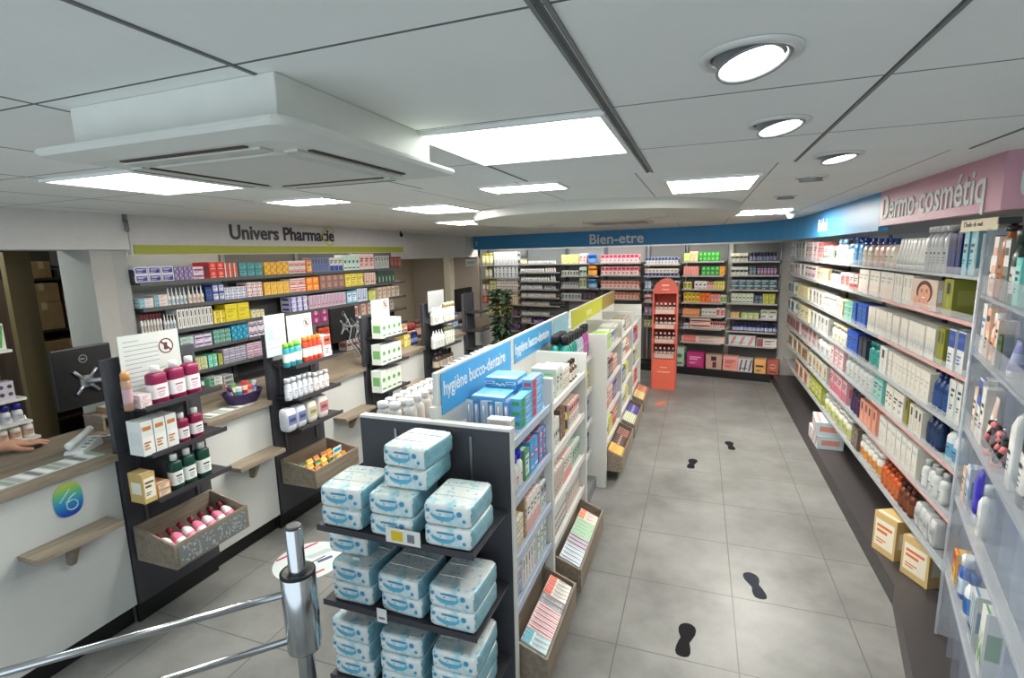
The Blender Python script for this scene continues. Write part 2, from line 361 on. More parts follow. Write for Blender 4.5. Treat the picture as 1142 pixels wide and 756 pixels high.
# cassette air conditioner
t = thing('air_conditioner', 'white ceiling cassette air conditioner over the tills', 'air conditioner', (-1.09,1.145,0))
ACW = M((216,218,212), .45, name='off_white_plastic')
MB().box(-.305,.305,-.305,.305,2.325,CEIL,ACW).build('casing', t, bevel=.004)
mb = MB(); mb.box(-.30,.30,-.30,.30,2.352,2.358,M((196,198,194),.5)); mb.build('casing_joint', t)
mb = MB()
def rr(w, r, z, n=6):
    out = []
    for cx, cy, a0 in ((w-r,w-r,0),(-w+r,w-r,PI/2),(-w+r,-w+r,PI),(w-r,-w+r,1.5*PI)):
        for k in range(n+1):
            v = a0+PI/2*k/n; out.append((cx+r*math.cos(v), cy+r*math.sin(v), z))
    return out
mb.rings([rr(.365,.03,2.322),rr(.368,.03,2.314),rr(.36,.03,2.306),rr(.30,.05,2.296)], ACW, smooth=False)
pnl = mb.build('panel', t)
MB().rings([rr(.20,.02,2.297),rr(.195,.02,2.292)], M((206,208,202),.5), smooth=False).build('intake_grille', t)
gm = M((70,58,46), .7)
for k in range(4):
    v = k*PI/2; mb = MB()
    mb.box(-.19,.19,-.285,-.272,2.2925,2.2965,gm); mb.box(-.21,.21,-.262,-.225,2.291,2.297,M((198,200,192),.5)); mb.box(-.19,.19,-.224,-.217,2.2925,2.297,gm)
    mb.build('air_flap', t, rotz=v)

# ================================================================ PRODUCT KIT
# every maker returns a list of (part name or None, mesh): the first is the thing's own body; x width, y depth (front at -y), base at z = 0
INK = (52,52,60)
def carton(w, d, h, c, style='panel', c2=(255,255,255), c3=INK, rough=.45):
    mb = MB(); base = M(c, rough, var=.03); m2 = M(c2, rough, var=.03); m3 = M(c3, rough, var=.03)
    mb.box(-w/2, w/2, -d/2, d/2, 0, h, base)
    e = .0008; yf = -d/2-e
    def q(x0,x1,z0,z1,m,y=None):
        y = yf if y is None else y
        mb.face([(x0,y,z0),(x1,y,z0),(x1,y,z1),(x0,y,z1)], m)
    W2 = w/2*.96
    def text(x0,x1,z,n,sz,m=m3,y=yf-e):
        for k in range(n): q(x0, x0+(x1-x0)*(1,.7,.85,.6)[k%4], z-k*sz*1.9-sz, z-k*sz*1.9, m, y)
    if style == 'panel':
        q(-W2*.86,W2*.86,h*.16,h*.84,m2); text(-W2*.7,W2*.7,h*.72,2,h*.07); text(-W2*.7,W2*.2,h*.36,2,h*.035)
    elif style == 'band':
        q(-W2,W2,h*.36,h*.66,m2); text(-W2*.8,W2*.6,h*.57,1,h*.12); text(-W2*.8,W2*.3,h*.24,2,h*.04)
    elif style == 'top':
        q(-W2,W2,h*.55,h*.97,m2); text(-W2*.8,W2*.7,h*.85,1,h*.12); text(-W2*.8,W2*.4,h*.4,3,h*.045)
    elif style == 'bottom':
        q(-W2,W2,h*.03,h*.42,m2); text(-W2*.8,W2*.7,h*.8,2,h*.07)
    elif style == 'stripes':
        for k in range(3): q(-W2,W2,h*(.08+.3*k),h*(.22+.3*k),m2)
        text(-W2*.8,W2*.4,h*.34,1,h*.05)
    elif style == 'dots':
        nx = max(2, int(w/h*2.2)); r = min(w/nx, h/2)*.3
        for i in range(nx):
            for j in range(2):
                cx, cz = -w/2+w*(i+.5)/nx, h*(.29+.42*j)
                mb.face([(cx+r*math.cos(2*PI*k/10), yf, cz+r*math.sin(2*PI*k/10)) for k in range(10)], m2 if (i+j)%2 else m3)
    elif style == 'diag':
        for k in range(3):
            x = -w/2+w*(k+.15)/3; mb.face([(x,yf,h*.08),(x+w*.12,yf,h*.08),(x+w*.26,yf,h*.92),(x+w*.14,yf,h*.92)], m2)
        text(-W2*.8,W2*.3,h*.3,1,h*.06)
    elif style == 'side':
        q(-W2,-W2*.35,h*.03,h*.97,m2); text(-W2*.2,W2*.8,h*.8,2,h*.07); text(-W2*.2,W2*.6,h*.4,2,h*.04)
    elif style == 'round':
        r = min(w,h)*.30; mb.face([(r*math.cos(2*PI*k/14), yf, h*.56+r*math.sin(2*PI*k/14)) for k in range(14)], m2); text(-W2*.7,W2*.7,h*.2,1,h*.07); text(-r*.7,r*.7,h*.6,1,h*.06,m3,yf-e)
    elif style == 'wave':
        n = 10
        for (a, b, m) in ((.22,.42,m2),(.52,.62,m3)):
            for k in range(n):
                xa, xb = -W2+2*W2*k/n, -W2+2*W2*(k+1)/n; za, zb = .08*math.sin(k*1.1), .08*math.sin((k+1)*1.1)
                mb.face([(xa,yf,h*(a+za)),(xb,yf,h*(a+zb)),(xb,yf,h*(b+zb)),(xa,yf,h*(b+za))], m)
    elif style == 'vert':
        text(-W2*.35,W2*.35,h*.9,1,h*.3); q(-W2*.15,W2*.35,h*.12,h*.52,m2)
    # printed lid edge and side print
    mb.face([(-w/2*.9,-d/2*.8,h+e),(w/2*.9,-d/2*.8,h+e),(w/2*.9,-d/2*.55,h+e),(-w/2*.9,-d/2*.55,h+e)], m2)
    for s in (-1,1): mb.face([(s*(w/2+e),-d/2*.7,h*.3),(s*(w/2+e),d/2*.7,h*.3),(s*(w/2+e),d/2*.7,h*.7),(s*(w/2+e),-d/2*.7,h*.7)][::s], m2)
    return [(None, mb)]
def labelled(prof, mbody, mlab, z0, z1):
    """material per ring span"""
    return [mlab if (prof[i][0]+prof[i+1][0])/2 > z0 and (prof[i][0]+prof[i+1][0])/2 < z1 else mbody for i in range(len(prof)-1)]
def bottle(w, d, h, c, c2=(240,240,240), cap=(245,245,245), style='round', p=2.4, seg=14, rough=.3, capf=.2, lab=None, sq=False):
    sh = h*(1-capf); r = w/2; sy = d/w; mb = MB(); c = tuple(c)
    prof = [(0,r*.9),(h*.02,r),(sh*.16,r),(sh*.165,r),(sh*.62,r),(sh*.625,r),(sh*.8,r*.98),(sh*.92,r*(.97 if sq else .72)),(sh*.97,r*(.8 if sq else .42)),(sh,r*.40)]
    mb.lathe(prof, labelled(prof, M(c,rough), M(c2,.45), sh*.164, sh*.624), seg, 0, 0, 1, sy, p)
    yf = -d/2-.001; ink = M(lab or INK, .5)
    for k, (a, b) in enumerate(((.50,.45),(.38,.36),(.31,.295),(.25,.235))):
        x = r*(.5,.4,.45,.3)[k]; mb.face([(-x,yf,sh*b),(x,yf,sh*b),(x,yf,sh*a),(-x,yf,sh*a)], ink)
    cm = M(cap,.35); q = MB(); rc = r*.5
    if style == 'round': q.lathe([(sh-.001,rc),(h*.985,rc),(h,rc*.85)], cm, 12, 0, 0, 1, min(1,sy*1.4))
    elif style == 'wide': q.lathe([(sh-.002,r*.86),(h*.98,r*.86),(h,r*.78)], cm, 14, 0, 0, 1, sy, p)
    elif style == 'point': q.lathe([(sh-.001,rc*1.05),(sh+h*capf*.25,rc),(sh+h*capf*.35,rc*.55),(h*.97,rc*.3),(h,rc*.12)], cm, 10)
    elif style == 'pump':
        q.lathe([(sh-.001,rc),(sh+h*capf*.35,rc),(sh+h*capf*.4,rc*.45),(h*.93,rc*.4)], cm, 12)
        q.box(-rc*.55,rc*.55,-r*1.05,rc*.7,h*.92,h,cm)
    elif style == 'flip': q.lathe([(sh-.001,r*.55),(h*.97,r*.6),(h,r*.5)], cm, 12, 0, 0, 1, min(1,sy*1.3))
    elif style == 'trigger':
        q.lathe([(sh-.001,rc),(sh+h*capf*.3,rc*.8),(sh+h*capf*.5,rc*.6)], cm, 10)
        q.box(-rc*.5,rc*.5,-r*1.1,r*.9,sh+h*capf*.5,h,cm); q.hexa([(-rc*.3,-r*.9,sh+h*capf*.1),(rc*.3,-r*.9,sh+h*capf*.1),(rc*.3,-r*.75,sh+h*capf*.1),(-rc*.3,-r*.75,sh+h*capf*.1),(-rc*.3,-r*.6,sh+h*capf*.5),(rc*.3,-r*.6,sh+h*capf*.5),(rc*.3,-r*.4,sh+h*capf*.5),(-rc*.3,-r*.4,sh+h*capf*.5)], cm)
    return [(None, mb), ('cap' if style not in ('pump','trigger') else 'pump_head', q)]
def tube(w, d, h, c, c2=(240,240,240), cap=(245,245,245), capf=.16):
    mb = MB(); z0 = h*capf; rs = []; seg = 12; mats = []
    for i, t in enumerate((0,.02,.25,.26,.6,.61,.85,1)):
        z = z0+(h-z0)*t; sx = w/2*(.86+.14*t) if t > 0 else w/2*.6; sy = d/2*(1-t)*.92+.002
        if t == 0: sy = d/2*.6
        rs.append([(sx*math.copysign(abs(math.cos(2*PI*j/seg))**.85, math.cos(2*PI*j/seg)), sy*math.sin(2*PI*j/seg), z) for j in range(seg)])
    a, b = M(c,.35), M(c2,.4)
    mb.rings(rs, [a,a,a,b,b,a,a])
    q = MB().lathe([(0,w*.38),(z0*.95,w*.40),(z0,w*.3)], M(cap,.35), 12, 0, 0, 1, min(1,d/w*1.1))
    return [(None, mb), ('cap', q)]
def jar(w, d, h, c, c2=(240,240,240), cap=(245,245,245)):
    r = w/2; mb = MB(); prof = [(0,r*.85),(h*.03,r*.97),(h*.1,r*.98),(h*.105,r*.98),(h*.52,r*.98),(h*.525,r*.98),(h*.62,r*.9)]
    mb.lathe(prof, labelled(prof, M(c,.3), M(c2,.45), h*.1, h*.522), 16)
    return [(None, mb), ('lid', MB().lathe([(h*.60,r),(h*.97,r),(h,r*.94)], M(cap,.35), 16))]
def can(w, d, h, c, c2=(240,240,240), cap=(245,245,245)):
    r = w/2; mb = MB(); prof = [(0,r*.92),(h*.015,r),(h*.2,r),(h*.205,r),(h*.55,r),(h*.555,r),(h*.76,r),(h*.8,r*.8)]
    mb.lathe(prof, labelled(prof, M(c,.3,.2), M(c2,.4), h*.204, h*.553), 14)
    return [(None, mb), ('cap', MB().lathe([(h*.78,r*.9),(h*.95,r*.88),(h,r*.6)], M(cap,.35), 14))]
def standup(w, d, h, c, c2=(240,240,240), cap=(245,245,245)):
    r=w/2; mb=MB(); prof=[(h*.2,r*.8),(h*.21,r*.98),(h*.3,r),(h*.305,r),(h*.5,r),(h*.505,r),(h*.78,r*.95),(h*.9,r*.72),(h*.97,r*.5),(h,r*.3)]
    mb.lathe(prof, labelled(prof, M(c,.3), M(c2,.35), h*.304, h*.503), 16, 0,0,1,d/w,2.3)
    return [(None, mb), ('cap', MB().lathe([(0,r*.86),(h*.19,r*.9),(h*.2,r*.8)], M(cap,.35), 16,0,0,1,d/w,2.3))]
def softpack(w, d, h, c, c2=(255,255,255), c3=INK):
    mb = MB(); m = M(c,.3,bump=.3,scale=30); m2 = M(c2,.3)
    mb.lathe([(0,.36),(h*.06,.46),(h*.25,.5),(h*.75,.5),(h*.94,.46),(h,.36)], m, 24, 0,0, w, d, 5)
    for (a,b,cc) in ((.3,.75,m2),(.45,.6,M(c3,.3))):
        x = w*.42 if cc is m2 else w*.3; mb.face([(-x,-d/2-.001-(cc is not m2)*.001,h*a),(x,-d/2-.001-(cc is not m2)*.001,h*a),(x,-d/2-.001-(cc is not m2)*.001,h*b),(-x,-d/2-.001-(cc is not m2)*.001,h*b)], cc)
    return [(None, mb)]
MAKERS = {'carton':carton,'bottle':bottle,'tube':tube,'jar':jar,'can':can,'softpack':softpack,'standup':standup}
NAMES = {'carton':'medicine_carton','bottle':'plastic_bottle','tube':'cream_tube','jar':'cream_jar','can':'spray_can','softpack':'soft_pack','standup':'cream_tube'}
CATS = {'carton':'carton','bottle':'bottle','tube':'tube','jar':'jar','can':'spray can','softpack':'packet','standup':'tube'}
_cache = {}
def product(kind, w, d, h, args, kw, loc, rotz, label, group=None, name=None, cat=None):
    key = (kind, round(w,3), round(d,3), round(h,3), str(args), str(kw))
    nm = name or NAMES[kind]
    if key not in _cache: _cache[key] = [(pn, m.mesh(pn or nm)) for pn, m in MAKERS[kind](w, d, h, *args, **kw)]
    root = None
    for pn, me in _cache[key]:
        o = bpy.data.objects.new(pn or nm, me); C.objects.link(o)
        if root is None:
            root = o; o.location = loc; o.rotation_euler = (0,0,rotz); tag(o, label, cat or CATS[kind], group)
        else: o.parent = root
    return root
class Shelf:
    def runj(s, *a, **k):
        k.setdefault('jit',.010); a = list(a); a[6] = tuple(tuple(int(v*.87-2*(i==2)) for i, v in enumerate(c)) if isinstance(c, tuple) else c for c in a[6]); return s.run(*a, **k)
    """a shelf's front line: A -> B in plan (at the product fronts) at height z; goods face its normal, turned by rot"""
    def __init__(s, A, B, z, rot, phrase, deep=.1):
        s.A, s.B, s.z, s.rot, s.ph, s.deep = np.array([*A,0.]), np.array([*B,0.]), z, rot, phrase, deep
        s.L = np.linalg.norm(s.B-s.A); s.D = (s.B-s.A)/s.L; s.N = np.array([math.sin(rot), -math.cos(rot), 0.])
    def s_of(s, px, dz=0):
        c0 = RM.T @ (s.A + [0,0,s.z+dz-EYE]); c1 = RM.T @ s.D; k = (px-571)/FOC
        return (k*c0[1]-c0[0])/(c1[0]-k*c1[1])
    def depth(s, t): return (RM.T @ (s.A + s.D*t + [0,0,s.z-EYE]))[1]
    def run(s, p0, p1, hpx, n, layers, kind, args, desc, name=None, cat=None, kw={}, d=None, where=None, jit=0., gap=.006, setback=.008, h=None, z=None, rows=1):
        a, b = sorted((s.s_of(p0), s.s_of(p1))); a = max(a, .02); dep = s.depth((a+b)/2)
        H = h if h else hpx*dep/FOC/math.cos(.1)
        w = (b-a)/n-gap; dd = d or (min(s.deep, .14) if kind == 'carton' else min(w, .09)); hh = H/layers-.001
        lab = (desc+' '+(s.ph if where is None else where)).strip(); tot = n*layers*rows
        grp = None if tot == 1 else (desc+'s '+(s.ph if where is None else where)).strip()
        out = []
        for r in range(rows):
            for j in range(layers):
                for i in range(n):
                    p = s.A + s.D*(a+(b-a)*(i+.5)/n) - s.N*(dd/2+setback+r*(dd+.01)+random.uniform(0,jit))
                    out.append(product(kind, w, dd, hh, args, kw, (p[0],p[1],(s.z if z is None else z)+.0005+j*(hh+.001)), s.rot+random.uniform(-1,1)*jit*5, lab, grp, name, cat))
        return out

# ================================================================ MEDICINE SHELVES BEHIND THE COUNTER
LZ = [1.907,1.708,1.505,1.325,1.125,.925]
LF = -4.06
SHM = M((74,76,80), .45, .3, name='grey_steel_shelf'); SLAT = M((128,132,134), .6, name='slatted_back'); DSL = M((70,70,72), .6)
for k, (y0, y1, pos) in enumerate(((2.74,3.69,'nearest the pillar'),(3.69,4.65,'second from the pillar'),(4.65,5.60,'third from the pillar'),(5.60,6.55,'farthest from the pillar'))):
    t = thing('wall_shelf_unit', 'steel medicine shelf bay behind the counter, '+pos, 'shelving', (-4.3,(y0+y1)/2,0), PI/2)
    w = (y1-y0)/2
    MB().box(-w,w,-.012,-.0,.0,2.12,SLAT if k==0 else DSL).build('back_panel', t)
    for sx in (-1,1): MB().box(sx*(w-.012)-.011,sx*(w-.012)+.011,-.035,-.012,0,2.12,GREYM).build('upright', t)
    for z in LZ:
        sh = MB().box(-w+.002,w-.002,-.245,-.035,z-.016,z,SHM).build('shelf', t)
        MB().box(-w+.003,w-.003,-.251,-.245,z-.028,z+.004,M((88,90,92),.4)).build('price_rail', sh)
    MB().box(-w,w,-.26,-.02,0,.12,BLACK).build('plinth', t)
nth = ['top','second','third','fourth','fifth','lowest']
def LS(i): return Shelf((LF,2.7),(LF,6.6),LZ[i],PI/2,'on the '+nth[i]+' shelf behind the counter',.13)
W_ = (238,238,236)
R = LS(0).run
R(133,152,14,6,1,'carton',((58,58,72),'vert',(170,170,180)),'slim dark grey carton')
R(152,196,17,3,2,'carton',((226,226,236),'panel',(56,52,150),(230,230,240)),'white and indigo carton')
R(196,217,15,4,2,'carton',((150,130,176),'dots',(226,214,236),(104,70,140)),'mottled violet carton')
R(217,229,14,1,2,'carton',((238,226,236),'band',(214,92,170)),'white carton with magenta band')
R(229,235,18,1,1,'carton',((150,20,34),'panel',(120,14,26)),'dark red carton')
R(235,252,18,2,2,'carton',((224,64,58),'round',(250,120,100),(255,225,215)),'bright red carton')
R(252,267,16,3,2,'carton',((224,80,74),'side',(236,232,220),(80,140,80)),'red and cream carton')
R(268,294,15,3,2,'carton',((48,140,146),'panel',(104,176,182)),'teal carton')
R(296,323,14,4,2,'carton',((236,182,60),'dots',(250,214,120),(214,140,40)),'amber yellow carton')
R(323,342,14,3,2,'carton',((232,226,220),'wave',(214,70,88),(220,100,110)),'white carton with red waves')
R(343,349,14,1,1,'carton',((232,140,58),'panel',(250,200,130)),'orange carton')
R(349,368,16,6,1,'carton',((120,130,170),'vert',(60,90,170)),'upright slate blue carton')
R(369,383,15,3,1,'carton',((226,226,226),'bottom',(52,80,160)),'white carton with blue foot')
R(384,402,17,4,1,'carton',((214,232,222),'round',(80,170,150)),'white and mint carton')
R(402,418,17,3,1,'carton',((238,222,216),'panel',(240,180,180)),'white and rose carton')
R(419,435,14,5,1,'carton',((196,200,202),'vert',(120,130,140)),'slim silver carton')
R(436,448,12,3,1,'carton',((120,60,62),'panel',(170,110,100)),'maroon carton')
R = LS(1).run
R(158,173,11,1,3,'carton',((232,234,236),'side',(120,190,206),(220,140,140)),'flat white carton with aqua end')
R(174,189,13,1,3,'carton',((240,228,226),'side',(110,182,200),(220,120,120)),'flat blush carton with aqua end')
R(189,211,19,5,1,'bottle',((236,238,238),(200,214,226),(244,244,244)),'white nasal spray with pointed cap',kw=dict(style='point',capf=.42))
R(212,230,19,4,1,'bottle',((240,230,222),(238,214,200),(246,244,240)),'cream nasal spray with pointed cap',kw=dict(style='point',capf=.42))
R(231,239,16,1,1,'carton',((34,58,112),'panel',(60,90,160)),'navy carton')
R(239,252,18,2,2,'carton',((64,86,176),'panel',(230,232,240)),'royal blue carton')
R(252,276,13,4,2,'carton',((228,230,238),'dots',(96,96,180),(150,150,190)),'white carton with violet dots')
R(277,294,16,3,2,'carton',((238,224,224),'dots',(190,50,70),(214,110,120)),'white carton with crimson dots')
R(296,324,14,4,2,'carton',((238,188,70),'panel',(246,206,110),(196,120,40)),'golden yellow carton')
R(325,342,15,2,2,'carton',((240,236,232),'stripes',(214,50,50)),'white carton with red stripes')
R(343,357,15,2,2,'carton',((240,138,44),'panel',(250,160,70),(250,220,180)),'vivid orange carton')
R(358,385,15,4,2,'carton',((150,116,110),'round',(190,150,130),(110,80,84)),'mauve brown carton')
R(386,406,14,3,1,'carton',((222,204,74),'panel',(232,220,120),(150,130,40)),'lemon yellow carton')
R(408,420,13,2,1,'carton',((238,228,212),'diag',(200,60,50)),'cream carton with red slashes')
R(422,441,14,5,1,'carton',((66,92,82),'vert',(190,206,196)),'bottle green carton')
R = LS(2).run
R(158,184,21,7,1,'bottle',((232,228,224),(214,206,200),(170,44,54)),'white bottle with red cap',kw=dict(style='round',capf=.26))
R(185,199,19,4,1,'bottle',((236,238,240),(200,206,214),(246,246,246)),'white bottle with pointed cap',kw=dict(style='point',capf=.35))
R(200,239,21,9,1,'carton',((236,234,230),'vert',(70,66,66),(60,56,56)),'tall white carton with dark print')
R(240,253,14,2,2,'carton',((226,206,60),'side',(242,226,120)),'small yellow carton')
R(253,280,19,2,1,'carton',((222,204,44),'panel',(228,212,60),(190,170,30)),'wide yellow carton')
R(281,296,8,3,1,'carton',((236,232,214),'side',(222,208,90)),'low cream carton')
R(325,344,16,3,3,'carton',((224,224,240),'side',(84,76,180)),'flat white and violet carton')
R(346,387,14,10,1,'carton',((226,206,220),'diag',(110,50,110),(190,60,100)),'plum and white striped carton',d=.1)
R(388,399,13,2,1,'carton',((110,186,224),'panel',(226,240,248)),'sky blue carton')
R(399,411,14,2,1,'carton',((226,232,242),'diag',(56,90,180)),'white carton with blue slashes')
R(412,420,10,1,2,'carton',((196,210,84),'panel',(226,232,150)),'lime carton')
R(421,446,12,5,1,'carton',((222,212,196),'side',(200,150,130)),'pale beige carton')
R = LS(3).run
R(203,218,14,1,3,'carton',((176,206,202),'band',(214,230,226)),'flat pale teal carton')
R(219,238,13,2,2,'carton',((230,220,236),'band',(150,110,176)),'white and lilac carton')
R(240,259,15,3,3,'carton',((96,160,146),'band',(190,220,206)),'flat sea green carton')
R(260,278,16,3,2,'carton',((44,150,184),'dots',(120,206,226),(30,110,150)),'cyan carton')
R(279,298,18,2,2,'carton',((230,222,232),'wave',(70,44,90),(90,60,110)),'white carton with purple waves')
R(349,368,16,2,2,'carton',((150,64,112),'round',(230,170,200),(90,30,70)),'magenta carton with pale disc')
R(386,400,12,3,1,'carton',((206,196,186),'panel',(170,120,110)),'taupe carton')
R(402,440,13,6,1,'carton',((200,190,178),'side',(170,100,90)),'beige and brick carton')
R = LS(4).run
R(218,233,14,2,3,'carton',((206,214,150),'band',(240,238,220)),'flat pale green carton')
R(234,244,14,2,2,'carton',((96,206,176),'panel',(170,232,214)),'aqua green carton')
R(245,250,13,1,2,'carton',((156,160,60),'panel',(190,190,100)),'olive carton')
R(251,276,16,4,2,'carton',((206,204,214),'stripes',(120,110,150),(90,86,110)),'grey and violet carton')
R(277,299,16,3,2,'carton',((224,206,216),'stripes',(170,110,150)),'white and mauve carton')
R(357,369,14,2,1,'carton',((238,90,60),'bottom',(240,238,236)),'scarlet and white carton')
R(386,430,12,8,1,'carton',((190,186,182),'panel',(140,120,130)),'dull grey carton')
R = LS(5).run
R(226,236,12,1,3,'carton',((70,140,106),'side',(230,236,232)),'flat green and white carton')
R(236,250,13,1,3,'carton',((236,240,238),'side',(80,150,110)),'flat white carton with green end')
R(251,262,11,1,2,'carton',((206,206,204),'panel',(150,150,150)),'flat grey carton')
R(349,372,11,4,1,'carton',((200,196,190),'top',(150,150,160)),'stone grey carton')
R(388,440,11,9,1,'carton',((196,190,186),'band',(160,90,80)),'beige banded carton')

NAMES['carton'] = 'wellness_carton'
# ================================================================ BACK WALL BAYS
BA = math.atan(BS)
def bpt(px, z=1.5):       # the point of the back front plane at pixel column px
    A = np.array([0., by(0.), z-EYE]); D = np.array([1., BS, 0.]); c0 = RM.T@A; c1 = RM.T@D; k = (px-571)/FOC
    t = (k*c0[1]-c0[0])/(c1[0]-k*c1[1]); return t, by(t)
def zfor(px, py):
    d = _ray(px,py); n = np.array([BS,-1.]); x,y = d[0],d[1]
    t = (by(0.))/(y-BS*x); return EYE+d[2]*t
BDS = M((118,117,114), .6)
def bay(p0, p1, levels, label, back=BDS):
    (xa,ya),(xb,yb) = bpt(p0), bpt(p1); w = (xb-xa)*math.sqrt(1+BS*BS)/2
    t = thing('wall_shelf_unit', label, 'shelving', ((xa+xb)/2,(ya+yb)/2,0), BA)
    MB().box(-w,w,.40,.415,.12,2.14,back).build('back_panel', t)
    for sx in (-1,1): MB().box(sx*(w-.012)-.010,sx*(w-.012)+.010,.36,.40,.12,2.14,GREYM).build('upright', t)
    for z in levels:
        sh = MB().box(-w+.003,w-.003,.08,.38,z-.014,z,M((120,120,118),.4,.3)).build('shelf', t)
        MB().box(-w+.004,w-.004,.074,.08,z-.022,z+.004,M((176,174,170),.4)).build('price_rail', sh)
    return t
mid = lambda p0,p1,ys: [zfor((p0+p1)/2,y) for y in ys]
def BSh(p0,p1,z,phrase):
    o = np.array([-BS,1.])/math.hypot(1,BS)*.075
    (xa,ya),(xb,yb) = bpt(p0), bpt(p1); return Shelf((xa+o[0],ya+o[1]),(xb+o[0],yb+o[1]),z,BA,phrase,.12)
ordn = ['top','second','third','fourth','fifth','sixth','seventh','eighth']
def fill(p0,p1,ys,label,phrase,rows,back=BDS):
    zs = mid(p0,p1,ys); bay(p0,p1,zs,label,back)
    for i,(z,row) in enumerate(zip(zs,rows)):
        s = BSh(p0,p1,z,'on the '+ordn[i]+' shelf, '+phrase)
        for r in row: s.run(*r[:-1] if isinstance(r[-1],dict) else r, **(r[-1] if isinstance(r[-1],dict) else {}))
K='carton'
fill(759,806,[291.5,307.5,323,338,353.5,367,383],'back wall bay just right of the coral stand','right of the coral stand',[
 [(760,769,9,2,2,K,((206,226,120),'round',(240,240,180),(120,170,50)),'lime and cream tea carton'),(769,778,11,2,1,K,((244,190,140),'panel',(250,214,170)),'pale apricot carton'),(779,802,10,5,2,K,((62,160,62),'round',(130,210,110),(30,110,40)),'leaf green carton')],
 [(760,779,10,6,2,K,((240,160,146),'dots',(250,220,210),(220,90,80)),'salmon pink carton'),(782,802,10,4,2,K,((54,152,66),'round',(140,214,130),(30,110,50)),'grass green carton'),(802,808,10,1,2,K,((240,160,50),'panel',(250,190,90)),'tangerine carton')],
 [(762,771,8,2,1,K,((226,222,150),'panel',(180,180,80)),'pale yellow carton'),(774,788,9,3,1,K,((236,232,230),'round',(150,130,140)),'white carton with grey disc'),(788,796,8,3,1,K,((240,206,190),'top',(230,150,130)),'peach carton'),(796,808,9,4,1,K,((226,210,80),'panel',(240,230,140)),'buttercup yellow carton')],
 [(762,780,11,4,2,K,((224,190,60),'round',(80,60,30),(250,230,140)),'mustard carton with dark disc'),(780,792,11,2,1,K,((246,112,40),'panel',(250,130,60)),'bright orange carton'),(792,803,10,3,1,K,((226,120,110),'panel',(240,180,170)),'coral carton'),(803,810,9,2,1,K,((206,220,190),'panel',(150,180,120)),'sage carton')],
 [(761,780,8,6,1,K,((244,160,100),'round',(250,220,190)),'apricot carton'),(782,798,9,4,1,K,((226,224,216),'round',(150,160,140)),'grey white carton'),(798,808,10,2,1,K,((240,226,222),'panel',(220,140,140)),'white and coral carton')],
 [(762,768,5,1,1,K,((206,206,214),'band',(150,150,170)),'small grey carton'),(769,792,11,1,2,K,((238,214,200),'band',(190,70,60)),'long flat peach carton'),(792,808,8,6,1,K,((238,220,216),'top',(200,70,70)),'white carton with red top')],
 [(760,808,7,1,2,K,((240,216,204),'side',(226,120,110)),'wide flat pink box')]])
fill(811,868,[291.5,307,323.5,339,356,371,387],'back wall bay in the corner by the side wall','in the corner bay',[
 [(814,834,9,4,1,K,((206,206,180),'band',(80,90,80)),'stone carton with dark band'),(836,866,10,8,1,'jar',((70,76,110),(130,136,170),(40,44,60)),'dark blue jar')],
 [(815,834,9,4,1,K,((224,224,216),'band',(70,84,76)),'white carton with dark band'),(835,843,9,2,1,K,((70,90,96),'panel',(130,150,156)),'slate carton'),(844,866,9,6,1,K,((52,30,60),'panel',(190,150,190)),'aubergine carton')],
 [(815,866,11,6,2,K,((56,80,92),'top',(110,150,150),(200,210,220)),'dark teal carton')],
 [(815,840,11,6,1,K,((206,218,196),'round',(110,150,110)),'pale green carton'),(841,850,9,2,2,K,((52,70,92),'panel',(120,140,160)),'ink blue carton'),(850,864,11,2,2,K,((176,178,60),'panel',(200,200,90)),'olive yellow carton')],
 [(814,824,6,4,1,K,((238,190,120),'panel',(250,220,170)),'honey carton'),(826,846,6,3,1,K,((222,232,170),'side',(160,200,90)),'flat pale lime carton'),(848,866,10,2,1,K,((224,226,224),'top',(190,200,160)),'white carton with sage top')],
 [(816,866,10,11,1,'bottle',((38,52,120),(206,214,236),(28,34,70)),'cobalt blue bottle',dict(kw=dict(style='wide',capf=.25)))],
 [(812,842,11,1,1,K,((206,226,226),'diag',(226,140,140),(90,170,180)),'wide pale aqua box'),(843,866,9,1,1,K,((236,226,224),'side',(150,90,90)),'wide white box with maroon end')]])
fill(716,757,[295,308,323.5,337.5,351,365],'back wall bay behind the coral stand','behind the coral stand',[
 [(718,756,8,10,1,K,((232,228,220),'top',(60,90,150)),'small white and navy carton')],
 [(718,756,8,9,1,K,((238,226,214),'bottom',(56,60,120)),'small cream and indigo carton')],
 [(718,726,10,2,1,K,((90,130,180),'panel',(230,230,240)),'denim blue carton'),(748,757,10,2,1,K,((230,226,230),'panel',(120,60,120)),'white and plum carton')],
 [(718,726,8,2,1,K,((232,216,216),'band',(190,40,50)),'white and red carton'),(751,757,9,1,1,K,((226,222,226),'top',(90,60,120)),'white and purple carton')],
 [(718,727,8,2,1,K,((130,100,160),'panel',(220,206,230)),'violet carton')],
 [(718,728,7,3,1,K,((196,206,110),'panel',(232,236,190)),'lime green carton')]])
fill(667,713,[293,307,322,333.5,347],'back wall bay of pink boxes','in the pink bay',[
 [(669,712,9,9,1,K,((244,206,206),'top',(222,84,110)),'pink carton with crimson top')],
 [(669,712,9,9,1,K,((246,214,206),'top',(226,96,110)),'blush carton with crimson top')],
 [(669,712,8,9,1,K,((244,206,190),'top',(226,140,130)),'peach carton with coral top')],
 [(684,712,7,7,1,K,((236,180,160),'top',(210,130,110)),'terracotta pink carton')],
 [(690,712,7,6,1,K,((226,206,196),'top',(200,160,150)),'dusty beige carton')]],M((150,146,142),.6))
